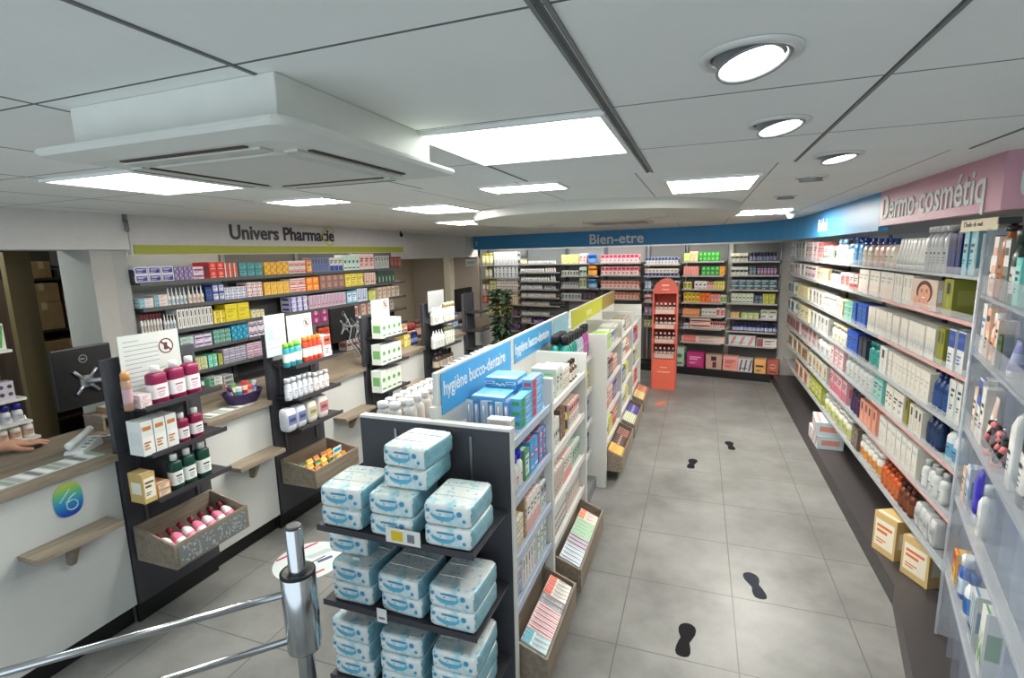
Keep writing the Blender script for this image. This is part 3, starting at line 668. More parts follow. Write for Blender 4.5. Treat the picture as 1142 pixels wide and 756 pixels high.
fill(623,666,[294,308,321.5,335],'back wall bay with blue and orange pots','in the bay of blue and orange pots',[
 [(626,645,10,3,2,K,((232,224,140),'dots',(250,246,200),(190,180,80)),'pale yellow carton'),(646,654,11,2,1,K,((236,216,214),'panel',(240,190,190)),'pale rose carton'),(655,664,10,1,1,'jar',((64,128,206),(110,160,226),(40,90,170)),'bright blue pot')],
 [(625,645,6,6,1,K,((216,218,210),'panel',(150,160,150)),'small grey green carton'),(646,654,10,2,1,K,((206,222,206),'band',(120,150,130)),'mint carton'),(655,665,11,1,1,'jar',((240,160,60),(250,190,100),(226,130,40)),'orange pot')],
 [(625,645,6,6,1,K,((214,214,210),'top',(150,150,156)),'small grey carton'),(646,654,11,2,1,K,((214,222,200),'panel',(160,180,130)),'pale sage carton'),(655,665,10,1,1,'jar',((80,140,190),(150,190,220),(60,110,160)),'steel blue pot')],
 [(626,648,7,6,1,K,((210,212,208),'panel',(150,160,160)),'small silver carton'),(650,664,9,3,1,K,((60,50,54),'panel',(110,90,96)),'near black carton')]],M((150,150,148),.6))
fill(577,622,[294.5,304,314,323,332,341,352,361],'grey back wall bay of tiny make-up bottles','in the make-up bay',[
 [(579,587,6,3,1,'bottle',((226,214,150),(240,236,220),(230,226,200)),'pale gold varnish bottle'),(588,619,4,12,1,'bottle',((226,222,214),(240,238,236),(214,210,204)),'tiny cream varnish bottle')],
 [(579,606,5,11,1,'bottle',((222,220,216),(240,240,240),(236,234,232)),'tiny white varnish bottle'),(607,619,6,5,1,'bottle',((230,206,200),(244,236,232),(236,230,226)),'tiny blush varnish bottle')],
 [(579,612,5,13,1,'bottle',((216,216,214),(236,236,236),(240,240,240)),'tiny silver varnish bottle'),(613,619,7,2,1,'bottle',((236,232,230),(240,240,240),(244,244,244)),'taller white varnish bottle')],
 [(579,604,5,10,1,'bottle',((220,218,224),(240,240,244),(236,236,240)),'tiny lilac varnish bottle'),(606,619,4,5,1,'bottle',((160,170,190),(220,224,232),(230,232,236)),'tiny blue grey varnish bottle')],
 [(579,619,5,16,1,'bottle',((226,220,216),(240,236,234),(230,226,222)),'tiny nude varnish bottle')],
 [(579,612,4,13,1,'bottle',((200,190,182),(226,218,212),(206,200,196)),'tiny taupe varnish bottle')],
 [(579,612,4,13,1,'bottle',((206,210,206),(232,236,232),(214,216,214)),'tiny sage varnish bottle')],
 [(579,592,6,5,1,'bottle',((190,170,180),(230,220,226),(200,190,196)),'tiny mauve varnish bottle'),(594,606,6,5,1,'bottle',((96,70,150),(200,190,226),(80,60,120)),'tiny purple varnish bottle')]],M((132,134,134),.6))
fill(533,577,[295.5,310,324.5,339,352,368],'back wall bay nearest the passage','in the bay nearest the passage',[
 [(536,549,13,3,1,'can',((214,206,140),(240,232,190),(150,140,60)),'pale gold spray can'),(551,577,14,6,2,K,((232,232,232),'diag',(110,112,120),(190,190,196)),'white carton with grey slashes')],
 [(540,548,11,2,1,'can',((226,222,170),(240,236,210),(180,176,120)),'cream spray can'),(551,577,12,6,2,K,((226,228,230),'vert',(120,124,130)),'white carton with grey print')],
 [(537,545,12,2,1,'jar',((196,170,130),(240,230,206),(150,120,80)),'tan pot'),(546,553,11,2,1,K,((214,212,120),'panel',(236,236,190)),'pistachio carton'),(554,577,13,5,2,K,((232,230,222),'dots',(190,70,60),(80,90,90)),'cream carton with coloured dots')],
 [(535,543,14,1,1,'jar',((190,72,52),(220,120,100),(226,206,190)),'brick red pot'),(545,552,11,2,1,K,((190,200,160),'panel',(220,226,200)),'soft green carton'),(554,577,13,5,2,K,((236,224,200),'dots',(220,130,60),(120,130,120)),'ivory carton with orange dots')],
 [(541,552,9,3,1,K,((206,206,140),'panel',(236,232,190)),'straw yellow carton'),(553,569,10,3,1,K,((232,200,90),'panel',(244,224,140)),'yellow ochre carton'),(570,577,7,2,1,K,((80,66,80),'panel',(140,120,140)),'dark plum carton')],
 [(534,541,11,2,1,'can',((226,84,48),(240,130,90),(200,70,40)),'vermilion spray can'),(542,548,10,2,1,'can',((222,96,60),(236,150,120),(210,90,60)),'orange red spray can'),(551,563,7,3,1,K,((206,214,206),'band',(80,140,110)),'flat mint white carton'),(565,577,9,3,1,K,((116,84,130),'round',(180,150,190)),'dusky purple carton')]],M((150,148,140),.6))
# big flat boxes standing on the black plinth
gift = [(753,763,21,((176,206,186),'round',(90,150,110)),'pale green gift box'),(766,785,17,((196,50,120),'panel',(206,70,140),(240,200,220)),'magenta gift box'),(787,805,16,((206,172,160),'vert',(110,50,40)),'dusky pink gift box with a dark figure'),
 (806,823,16,((244,180,170),'panel',(240,160,150),(200,90,90)),'salmon gift box'),(823,839,15,((228,222,224),'diag',(110,110,120)),'white gift box with grey strokes'),(841,854,16,((244,190,120),'band',(240,176,100)),'apricot gift box'),(855,868,16,((190,100,84),'round',(220,150,130)),'brick red gift box')]
for p0,p1,h,ar,ds in gift:
    BSh(750,870,.121,'on the black plinth of the back wall').run(p0,p1,h,1,1,K,ar,ds,name='gift_box',cat='box',d=.16,setback=-.03)

NAMES['carton'] = 'supplement_carton'
# ================================================================ COUNTER
CF = -2.97                                   # counter front plane
FRONTM = M((200,202,200), .45, var=.02, name='white_counter_front')
mods = [(1.10,1.745,'first counter unit with the round gradient emblem'),(2.285,2.825,'second counter unit, with the purple basket on it'),(3.375,3.975,'third counter unit, behind the packet crate'),(4.425,5.105,'fourth counter unit, past the third display column'),(5.655,6.19,'fifth counter unit, before the dark display column'),(6.55,7.75,'last counter unit, under the farthest monitor')]
cnt = []
for y0,y1,ds in mods:
    t = thing('counter_unit', 'white '+ds, 'counter', (CF,(y0+y1)/2,0)); w=(y1-y0)/2
    MB().box(-.60,0,-w,w,.125,1.0,FRONTM).build('body', t, bevel=.003)
    MB().box(-.57,-.05,-w,w,0,.125,BLACK).build('plinth', t)
    cnt.append(t)
for k,(y0,y1,z,ds) in enumerate(((1.27,1.66,.715,'wooden bag shelf under the gradient emblem'),(2.40,2.80,.69,'wooden bag shelf on the second counter unit'),(3.50,3.93,.685,'wooden bag shelf on the third counter unit'),(4.6,5.0,.69,'wooden bag shelf on the fourth counter unit'))):
    t = thing('bag_shelf', ds, 'shelf', (CF,(y0+y1)/2,z)); w=(y1-y0)/2
    MB().box(.001,.145,-w,w,-.028,0,OAK).build('plank', t, bevel=.002)
    mb = MB(); mb.rings([[(.001,-.012,-.03),(.10,-.012,-.03),(.035,-.012,-.16),(.001,-.012,-.16)],[(.001,.012,-.03),(.10,.012,-.03),(.035,.012,-.16),(.001,.012,-.16)]], OAK, smooth=False); mb.build('bracket', t)
poly = [(-3.63,1.085)]
for k,(y0,y1,ds) in enumerate(mods):
    poly += [(-2.935,1.085 if k==0 else y0+.002),(-2.935,y1-.002)]
    if k<5: poly += [(-2.992,y1-.002),(-2.992,mods[k+1][0]+.002)]
poly += [(-3.63,7.748)]
wt = thing('worktop','long grey oak worktop running over all the counter units','worktop',(0,0,1.0005)); MB().prism(poly,0,.0375,OAK).build('slab',wt,bevel=.002)
# emblem on the first unit
def grad_mat():
    m = bpy.data.materials.new('emblem_gradient'); m.use_nodes=True; nt=m.node_tree; b=nt.nodes['Principled BSDF']
    tc=nt.nodes.new('ShaderNodeTexCoord'); sp=nt.nodes.new('ShaderNodeSeparateXYZ'); cr=nt.nodes.new('ShaderNodeValToRGB')
    nt.links.new(tc.outputs['Generated'], sp.inputs[0]); nt.links.new(sp.outputs['Z'], cr.inputs[0]); nt.links.new(cr.outputs[0], b.inputs['Base Color'])
    e=cr.color_ramp.elements; e[0].position=.1; e[0].color=(*lin((24,70,170)),1); e[1].position=.95; e[1].color=(*lin((190,208,80)),1)
    k=e.new(.42); k.color=(*lin((40,140,190)),1); k=e.new(.68); k.color=(*lin((90,180,130)),1); return m
mb = MB(); pts=[]
for k in range(40):
    v=2*PI*k/40; c,s_=math.cos(v),math.sin(v); pts.append((.064*math.copysign(abs(c)**.8,c), .088*math.copysign(abs(s_)**.8,s_)))
mb.rings([[(0,p[0],p[1]) for p in pts],[(.004,p[0],p[1]) for p in pts]], grad_mat(), smooth=False)
em = mb.build('emblem', cnt[0], (.0005, 1.505-1.4225, .885))
pale = M((190,220,235),.4)
MB().tube([(.005,-.04,-.002),(.005,.012,.055)],.003,pale,6).build('lettering', em)
MB().tube([(.005,.034,.022),(.005,.010,.012),(.005,-.012,-.012)]+[(.005,.012+.025*math.cos(a_),-.032+.025*math.sin(a_)) for a_ in [PI*.9+k*2*PI/14 for k in range(14)]],.003,pale,6).build('lettering', em)

# ================================================================ DISPLAY COLUMNS BETWEEN THE COUNTER UNITS
CX = -2.955
def column(y0,y1,h,zs,label,tray=None):
    t = thing('display_column', label, 'display stand', (CX,(y0+y1)/2,0)); w=(y1-y0)/2
    MB().box(-.035,0,-w,w,.125,h,CHAR).build('panel', t, bevel=.002)
    MB().box(-.05,-.03,-w,w,0,.1245,BLACK).build('plinth', t)
    for sy in (-1,1): MB().box(0,.012,sy*w*.62-.008,sy*w*.62+.008,.60,h-.22,M((110,112,116),.35,.8)).build('slotted_rail', t)
    for z in zs:
        sh = MB().box(.004,.225,-w*.86,w*.90,z-.012,z,M((46,44,48),.4)).build('shelf', t)
        MB().box(.223,.229,-w*.86,w*.90,z-.016,z+.012,M((60,58,62),.4)).build('front_lip', sh)
    return t
def zx(px,py,x=-2.74): return on_x(px,py,x)[2]
c1z = [zx(185,449), zx(190,500), zx(195,549)]
c2z = [zx(345,404), zx(345,440), zx(345,474)]
c3z = [zx(435,376), zx(438,404), zx(438,434)]
c4z = [zx(500,359), zx(502,384), zx(500,408)]
column(1.752,2.278,1.555,c1z,'charcoal display column with burgundy bottles, nearest column')
column(2.832,3.368,1.52,c2z,'charcoal display column with green and orange cans')
column(3.982,4.418,1.50,c3z,'charcoal display column with green printed cartons')
column(5.112,5.648,1.52,c4z,'charcoal display column with white bottles')
column(6.2,6.54,1.55,[1.3,1.05,.8],'dark display column beside the leafy plant')
def CS(z,ph): return Shelf((-2.745,1.7),(-2.745,6.6),z,PI/2,ph,.11).run
WOODLID=(206,150,90)
R = CS(c1z[0],'on the top shelf of the nearest column')
R(142,157,44,1,1,'can',((176,140,120),(196,160,170),WOODLID),'floral tub with orange lid',name='tall_tub',cat='tub',d=.075)
R(158,172,15,1,2,K,((226,206,210),'panel',(240,236,236),(200,90,120)),'small pink labelled carton')
for p0,p1,l in ((173,193,'large burgundy bottle with white cap next to the floral tub'),(194,212,'middle one of the three large burgundy bottles with white caps'),(212,228,'large burgundy bottle with white cap, farthest from the floral tub')):
    R(p0,p1,42,1,1,'bottle',((134,28,74),(236,232,234),(238,238,238)),l,kw=dict(style='round',p=5,capf=.17,lab=(190,110,140),sq=True),d=.065,where='')
R = CS(c1z[1],'on the middle shelf of the nearest column')
R(162,202,38,3,1,K,((232,234,232),'top',(222,226,224),(190,120,60)),'white supplement carton')
R(203,216,33,1,1,'bottle',((128,26,66),(236,232,234),(238,238,238)),'small burgundy bottle beside the white cartons',kw=dict(style='round',p=4,capf=.2,sq=True),d=.055)
R(218,231,33,1,1,'bottle',((128,26,66),(236,232,234),(238,238,238)),'small burgundy bottle at the open end',kw=dict(style='round',p=4,capf=.2,sq=True),d=.055)
R = CS(c1z[2],'on the bottom shelf of the nearest column')
R(163,178,34,1,1,K,((206,176,110),'panel',(240,236,220),(110,90,60)),'tall gold and cream carton')
R(178,193,16,1,2,K,((210,150,110),'panel',(238,226,206),(160,90,60)),'small copper and cream carton')
for p0,p1,l in ((196,210,'dark green bottle with white label beside the copper cartons'),(210,224,'middle dark green bottle with white label'),(226,240,'dark green bottle with white label at the open end')):
    R(p0,p1,40,1,1,'bottle',((26,66,56),(232,236,232),(236,238,236)),l,kw=dict(style='round',p=4,capf=.18,sq=True),d=.06,where='on the nearest column')
R = CS(c2z[0],'on the top shelf of the second column')
R(321,333,27,2,1,'can',((60,160,176),(230,240,230),(130,190,70)),'teal and green can')
R(333,341,27,1,1,'can',((80,170,180),(230,240,230),(120,186,80)),'lone teal can with pale cap')
R(342,362,28,4,1,'can',((222,80,60),(236,226,220),(240,130,60)),'scarlet and orange can')
R(363,371,24,1,1,K,((238,236,232),'top',(230,90,60)),'white carton with scarlet top')
R = CS(c2z[1],'on the middle shelf of the second column')
R(323,352,24,5,1,'bottle',((200,206,214),(226,230,238),(222,226,232)),'shrink wrapped pale bottle',kw=dict(style='wide',capf=.18))
R(353,370,20,3,1,'bottle',((222,212,214),(236,232,232),(232,230,230)),'short pink white bottle',kw=dict(style='wide',capf=.18))
R = CS(c2z[2],'on the bottom shelf of the second column')
R(323,345,25,2,1,'softpack',((214,218,226),(110,120,160),(60,66,110)),'white soft pack with navy print')
R(346,357,24,1,1,'softpack',((218,214,206),(190,180,150),(120,130,100)),'white soft pack with beige print')
R(358,369,25,1,1,'softpack',((226,220,220),(196,120,120),(90,90,110)),'white soft pack with red print')
GC = ((226,232,226),'round',(120,180,110),(70,130,70))
for i in range(3):
    CS(c3z[i],'on the '+('top','middle','bottom')[i]+' shelf of the third column').run if False else CS(c3z[i],'on the '+('top','middle','bottom')[i]+' shelf of the third column')(427,449,(20,22,24)[i],4,1,K,GC,'white carton with green disc')
R = CS(c4z[0],'on the top shelf of the fourth column')
R(485,497,20,4,1,'bottle',((234,234,232),(220,222,220),(240,240,240)),'slim white bottle',kw=dict(style='point',capf=.25)); R(498,509,21,4,1,'bottle',((222,214,196),(230,226,210),(206,196,150)),'cream bottle',kw=dict(style='wide',capf=.2))
R = CS(c4z[1],'on the middle shelf of the fourth column')
R(486,498,20,4,1,'bottle',((234,234,232),(220,222,220),(240,240,240)),'slim white bottle',kw=dict(style='point',capf=.25)); R(499,509,20,4,1,'bottle',((206,210,200),(222,226,214),(190,190,150)),'pale sage bottle',kw=dict(style='wide',capf=.2))
R = CS(c4z[2],'on the bottom shelf of the fourth column')
R(489,508,18,5,1,'bottle',((56,44,40),(196,180,160),(40,36,36)),'dark brown bottle',kw=dict(style='round',capf=.22))

# crates hooked onto the columns
def crate(y0,y1,xb,xf,zb,h0,h1,label,mat=None,group=None):
    """open wooden tray: back at xb, front at xf, tipped towards the customer"""
    m = mat or OAK; t = thing('wooden_crate', label, 'crate', ((xb+xf)/2,(y0+y1)/2,zb)); w=(y1-y0)/2; d=abs(xf-xb)/2; s=1 if xf>xb else -1; th=.012
    def B(nm, x0,x1,ya,yb,z0,z1,tilt=0):
        X0,X1 = s*x0, s*x1; mb = MB(); k = h0*0
        mb.box(min(X0,X1),max(X0,X1),ya,yb,z0,z1,m); return mb.build(nm, t, bevel=.0015)
    B('base', -d,d,-w,w,0,th)
    B('back_board', -d,-d+th,-w,w,th,h0)
    for q in (-1,1):
        ya = q*w-(th if q>0 else 0); yb = ya+th
        mb = MB(); mb.hexa([(s*(-d+th),ya,th),(s*(d-th),ya,th),(s*(d-th),yb,th),(s*(-d+th),yb,th),(s*(-d+th),ya,h0),(s*(d-th),ya,h1),(s*(d-th),yb,h1),(s*(-d+th),yb,h0)], m); mb.build('side_board', t)
    B('front_board', d-th,d,-w,w,th,h1)
    return t
T1 = crate(1.765,2.25,CX+.013,-2.63,.395,.205,.145,'wooden crate of pink labelled bottles on the nearest column')
lace = M((150,154,156),.4)
for k in range(7):
    y = 1.81+.066*k; pk_ = k%2
    o = product('bottle',.062,.055,.20,((226,120,150) if pk_ else (236,232,232),(246,238,240) if pk_ else (228,130,156),(112,16,34)),dict(style='round',p=3,capf=.2),(-2.77,y,.548),0,'leaning bottle with dark red cap and '+('white' if pk_ else 'pink')+' label in the nearest crate','leaning '+('white' if pk_ else 'pink')+' labelled bottles in the nearest crate')
    o.rotation_euler = (0,-.95,0); o.location.x = -2.665; o.location.z = .43
mb = MB()
for k in range(120):
    y=1.80+.42*random.random(); z=.018+.10*random.random(); r=.0055; cx=.1602
    mb.face([(cx,y-2.0075+r*math.cos(2*PI*j/8),z+r*math.sin(2*PI*j/8)) for j in range(8)], M((176,179,180),.4))
mb.box(.1582,.1594,-.225,.225,.012,.125,M((120,124,126),.5)); mb.build('lace_print', T1, label='grey and white lace print on the crate front')
T2 = crate(2.85,3.36,CX+.013,-2.62,.37,.19,.14,'wooden crate of orange sachets on the second column')
pc = [((226,150,60),(240,200,110),(90,60,30)),((214,120,50),(236,180,120),(60,80,40)),((70,100,60),(170,190,120),(40,60,30)),((176,110,60),(226,190,140),(90,50,30)),((236,190,80),(246,226,170),(150,90,40))]
for k in range(18):
    r,c = divmod(k,6); cc = pc[(k*7+r)%5]
    cn = ('orange','burnt orange','dark green','brown','amber')[(k*7+r)%5]
    o = product('softpack',.064,.028,.10,cc,{},(-2.835+.075*r,2.91+.078*c,.395),PI/2,cn+' sachet in the crate on the second column',cn+' sachets in the crate on the second column',name='food_sachet',cat='sachet')
    o.rotation_euler = (-.5,0,PI/2+random.uniform(-.25,.25))
crd = tag(MB().box(-.05,.05,-.001,.001,0,.06,M((226,240,244),.5)).build('price_card',None,(-2.70,3.20,.505),PI/2),'small pale blue card in the crate of orange sachets','card')
MB().box(-.04,.04,-.002,-.001,.02,.045,M((70,170,190),.5)).build('print',crd)

# notices standing on top of the columns
def notice(y0,y1,z0,z1,x,label,lines=12,icon=True,tint=(204,208,206),blue=False):
    t = thing('notice_board', label, 'notice', (x,(y0+y1)/2,z0)); w=(y1-y0)/2; h=z1-z0
    MB().box(-.003,.003,-w,w,0,h,M(tint,.4)).build('sheet', t)
    MB().box(-.012,.012,-w*.4,w*.4,-.03,.004,glass()).build('holder', t)
    mb = MB(); ik=M((128,132,136),.5)
    for k in range(lines):
        z=h*(.9-.8*k/lines); l=(.5,1.3,1.5,1.2,1.55,1.4)[k%6]*w; mb.box(.003,.0036,-w*.86,min(-w*.86+l,(w*.25 if icon and z>h*.55 else w*.86)),z,z+h*.009,ik)
    if blue: mb.box(.003,.0036,-w*.8,-w*.2,h*.4,h*.75,M((170,206,220),.5))
    mb.build('print', t)
    if icon:
        r=w*.26; cy=w*.52; cz=h*.76; q=MB(); rd=M((110,44,48),.5); n=24
        for k in range(n):
            a0,a1=2*PI*k/n,2*PI*(k+1)/n; q.face([(.0042,cy+rr_*math.cos(v),cz+rr_*math.sin(v)) for v,rr_ in ((a0,r),(a1,r),(a1,r*.84),(a0,r*.84))],rd)
        q.face([(.0042,cy+r*.6*a_+b_*r*.08,cz-r*.6*a_+b_*r*.08) for a_,b_ in ((-1,-1),(1,-1),(1,1),(-1,1))],rd)
        q.box(.0036,.004,cy-r*.28,cy+r*.2,cz-r*.5,cz+r*.45,M((60,60,64),.5)); q.build('ban_symbol', t, label='round dark red ban symbol')
    return t
notice(1.805,2.145,1.30,1.672,-2.95+.045,'white notice with ban symbol on the nearest column')
notice(3.0,3.26,1.34,1.64,-2.90,'white notice with ban symbol on the second column',12)
notice(2.80,2.995,1.36,1.665,-2.915,'pale blue and white sheet left of the second column notice',8,False,(196,206,210),True)
notice(4.06,4.36,1.42,1.66,-2.90,'white notice with ban symbol on the third column',10)
notice(5.16,5.55,1.42,1.66,-2.91,'greyish notice with no symbol on the fourth column',8,False,(150,154,156))

# ================================================================ ON THE COUNTER
CT = 1.0385
def monitor(y,x,z,w,h,label,rot=0):
    t = thing('computer_monitor', label, 'monitor', (x,y,CT), rot)
    MB().box(-.02,.012,-w/2,w/2,z,z+h,BLACK).build('housing', t, bevel=.006)
    MB().box(-.0215,-.0195,-w/2+.012,w/2-.012,z+.014,z+h-.012,M((16,20,26),.15)).build('screen', t)
    q = MB(); zc=z+h*.42; sv=M((176,180,184),.3,.7)
    q.box(.012,.02,-.035,.035,zc-.035,zc+.035,sv)
    for sy in (-1,1):
        for sz in (-1,1): q.tube([(.018,sy*.02,zc+sz*.02),(.018,sy*.062,zc+sz*.07)],.009,sv,6)
    q.tube([(.02,0,zc),(.075,.05,zc),(.085,.15,zc)],.014,sv,8); q.build('bracket', t, label='silver star shaped bracket')
    MB().tube([(.085,.165,0),(.085,.165,zc+.09)],.016,M((206,208,208),.3,.3),10).build('pole', t)
    r = MB(); 
    for k in range(20):
        a0,a1=2*PI*k/20,2*PI*(k+1)/20; r.face([(.0128,rr_*math.cos(v),z+h*.8+rr_*math.sin(v)) for v,rr_ in ((a0,.024),(a1,.024),(a1,.020),(a0,.020))],sv)
    r.build('ring_emblem', t); return t
mo = monitor(1.945,-3.47,.175,.33,.36,'black monitor seen from behind at the first till',.04)
lettering('DELL',.012,M((176,180,184),.3,.7),mo,(.0128,-.016,.175+.36*.8-.004),(PI/2,0,PI/2),bold=.0004)
monitor(4.40,-3.5,.16,.40,.36,'black monitor with tangled cables at the third till',.0)
monitor(7.36,-3.5,.15,.60,.36,'dark monitor on the farthest till',.0)
for k in range(5):
    yy=4.30+.05*k; tag(MB().tube([(-3.40,yy,1.50-.03*k),(-3.36,yy+.05,1.35),(-3.34,yy-.03,1.22),(-3.30,yy+.02,1.12),(-3.3,yy+.06,1.045)],.007,M(((150,156,160),(40,40,44),(120,124,128),(60,62,66),(190,192,194))[k],.5),6).build('power_cable'),'%s cable hanging behind the third till monitor'%('pale grey','black','mid grey','dark grey','off-white')[k],'cable')
# riser, papers, terminal, cable pen, mats
t = thing('document_riser','low wooden riser behind the first till','riser',(-3.52,2.15,CT)); MB().box(-.09,.09,-.17,.17,.075,.093,OAK).build('top',t,bevel=.001)
for q in (-1,1): MB().box(-.088,.088,q*.16-.008,q*.16+.008,0,.0745,OAK).build('side_board',t)
MB().box(-.088,-.076,-.15,.15,0,.0745,OAK).build('back_board',t)
t = thing('paper_tray','cardboard tray of white forms on the wooden riser','tray',(-3.50,2.16,CT+.0935)); mb=MB(); mb.box(-.075,.075,-.12,.12,0,.004,CARD)
for q in ((-.075,-.071,-.12,.12),(.071,.075,-.12,.12),(-.071,.071,-.12,-.116),(-.071,.071,.116,.12)): mb.box(*q,.004,.03,CARD)
mb.build('tray_box',t); MB().box(-.068,.068,-.112,.112,.0045,.034,WHITE).build('paper_stack',t)
t = thing('telephone_handset','white telephone handset lying on the first till','telephone',(-3.20,1.735,CT),.5)
mb=MB(); mb.hexa([(-.05,-.09,0),(.05,-.09,0),(.05,.09,0),(-.05,.09,0),(-.045,-.085,.02),(.045,-.085,.02),(.045,.085,.055),(-.045,.085,.055)],M((226,228,226),.35)); mb.build('cradle',t,bevel=.004)
MB().lathe([(-.10,.014),(-.095,.022),(-.06,.019),(.06,.017),(.095,.022),(.10,.014)],M((234,236,234),.3),12).build('handset',t,(-.012,0,.07)).rotation_euler=(-PI/2+.19,0,0)
mb=MB()
for r in range(4):
    for c in range(3):
        y=-.05+.03*r; z=.0215+(y+.085)/.17*.035; mb.box(.018+c*.009,.024+c*.009,y,y+.014,z,z+.003,M((120,124,126),.5))
mb.build('keypad',t)
t = thing('barcode_scanner','slim silver pen scanner on the counter edge of the first till','scanner',(-3.30,1.86,CT),-1.2)
MB().tube([(0,-.10,.018),(0,.06,.022),(0,.10,.03)],[.010,.010,.013],STEEL,10).build('stem',t); MB().lathe([(0,.016),(.012,.016),(.02,.009)],BLACK,12).build('tip',t,(0,.105,.024)); MB().box(-.018,.018,-.06,.02,0,.008,BLACK).build('cradle',t)
def mat_(y0,y1,x0,x1,label,n):
    t = tag(MB().box(x0,x1,y0,y1,CT,CT+.003,M((206,208,206),.5)).build('counter_mat'),label,'mat'); mb=MB(); r=random.Random(n)
    for k in range(n):
        yy=y0+(y1-y0)*(k+.1)/n; c=[(120,124,126),(236,238,236),(150,170,150),(170,172,174),(236,238,236)][k%5]
        mb.face([(x0+.008,yy,CT+.0038),(x0+.008,yy+(y1-y0)/n*.7,CT+.0038),(x1-.008,yy+(y1-y0)/n*.9,CT+.0038),(x1-.008,yy+(y1-y0)/n*.15,CT+.0038)][::-1],M(c,.5))
    mb.build('print',t)
mat_(1.22,1.72,-3.14,-3.0,'long counter mat printed with labels on the first till',13)
mat_(2.36,2.72,-3.12,-3.0,'short printed counter mat beside the purple basket',9)
t = thing('wooden_ledge','low wooden ledge on the second counter unit','ledge',(-3.34,2.55,CT)); MB().box(-.012,.012,-.24,.24,0,.10,OAK).build('upstand',t); MB().box(-.06,-.0125,-.24,.24,.085,.10,OAK).build('top',t)
# basket with sachets
t = thing('wire_basket','purple oval basket of sachets on the second counter unit','basket',(-3.10,2.72,CT))
mb=MB(); pm=M((58,40,84),.45)
mb.lathe([(0,.075),(.004,.09),(.02,.10),(.075,.125),(.08,.125),(.078,.119),(.022,.095),(.008,.08)],pm,28,0,0,.85,1.15,2.2,cap0=True,cap1=True); mb.build('bowl',t)
MB().lathe([(.074,.124),(.082,.130),(.088,.124),(.082,.120),(.074,.124)],pm,28,0,0,.85,1.15,2.2,cap0=False,cap1=False).build('rim',t)
bc=[((226,90,70),(246,180,150)),((60,84,150),(200,210,230)),((226,228,232),(120,130,190)),((214,60,60),(250,220,210)),((110,160,90),(220,230,190)),((236,150,120),(250,220,200)),((90,60,130),(210,190,226)),((236,236,236),(90,170,200))]
bn=['coral','navy','white and violet','red','green','peach','purple','white and aqua']
for k in range(8):
    a_=2*PI*k/8; o=product('tube',.042,.022,.115,(bc[k][0],bc[k][1],(240,240,240)),{},(-3.10+.055*math.cos(a_),2.72+.085*math.sin(a_),CT+.03),a_,bn[k]+' sample tube standing in the purple basket',name='sample_tube')
    o.rotation_euler=(.25,0,a_+PI/2)
# small goods on the far counter units
CSR = lambda y0,x,ph: Shelf((x,4.4),(x,6.3),CT,PI/2,ph,.1).run
R = CSR(0,-3.12,'on the fourth counter unit')
R(452,459,13,2,1,K,((220,196,90),'panel',(240,226,150)),'small mustard carton'); R(459,468,13,3,1,'can',((52,70,150),(150,170,220),(40,50,110)),'small royal blue can')
R = Shelf((-3.3,4.4),(-3.3,6.3),CT,PI/2,'at the back of the fourth counter unit',.1).run
R(448,456,20,2,1,K,((190,150,120),'panel',(226,206,180)),'tan carton'); R(457,466,18,2,1,'jar',((214,208,206),(180,60,60),(150,60,60)),'pale jar with red lid'); R(467,472,20,1,1,'can',((120,70,60),(200,170,150),(80,50,44)),'brown can')
R = Shelf((-3.2,5.7),(-3.2,6.3),CT,PI/2,'on the last counter unit',.1).run
R(506,512,18,1,1,K,((80,140,206),'panel',(220,230,240)),'upright blue and white carton'); R(514,518,8,1,1,'jar',((60,60,64),(160,160,160),(40,40,40)),'small black jar')
# plant beyond the counter
t = thing('potted_plant','dark leafy potted plant beside the last display column','plant',(-2.66,6.84,0))
MB().lathe([(0,.10),(.30,.13),(.34,.14),(.34,.125),(.30,.11)],M((70,66,62),.6),20).build('pot',t)
r=random.Random(3); mb=MB(); lf=[M((30,52,34),.5),M((46,74,46),.5)]
for k in range(420):
    a_=r.uniform(0,2*PI); z=r.uniform(.5,1.55); rd=.01+.09*r.random(); x,y=rd*math.cos(a_),rd*math.sin(a_); l=.12; dz=r.uniform(-.06,.05); wv=.034
    tx,ty=math.cos(a_),math.sin(a_); mb.face([(x,y,z),(x+tx*l*.5-ty*wv,y+ty*l*.5+tx*wv,z+.02),(x+tx*l,y+ty*l,z+dz),(x+tx*l*.5+ty*wv,y+ty*l*.5-tx*wv,z+.02)],lf[k%2])
mb.build('foliage',t); mb=MB()
for k in range(5): mb.tube([(0,0,.3),(.04*math.cos(k*1.3),.04*math.sin(k*1.3),.9),(.1*math.cos(k*1.3),.1*math.sin(k*1.3),1.5)],.008,M((70,60,44),.7),6)
mb.build('stem',t)
hs2=tag(MB().box(-.002,.002,-.22,.22,0,.13,WHITE).build('hanging_sign',None,(-3.9,8.55,1.86)),'small white card hanging in the passage','sign'); MB().box(.002,.003,-.17,.17,.04,.09,M((170,190,190),.5)).build('print',hs2)
MB().tube([(0,-.18,.13),(0,-.18,.553)],.002,GREYM,5).build('cord',hs2); MB().tube([(0,.18,.13),(0,.18,.553)],.002,GREYM,5).build('cord',hs2)

NAMES['carton'] = 'hygiene_carton'
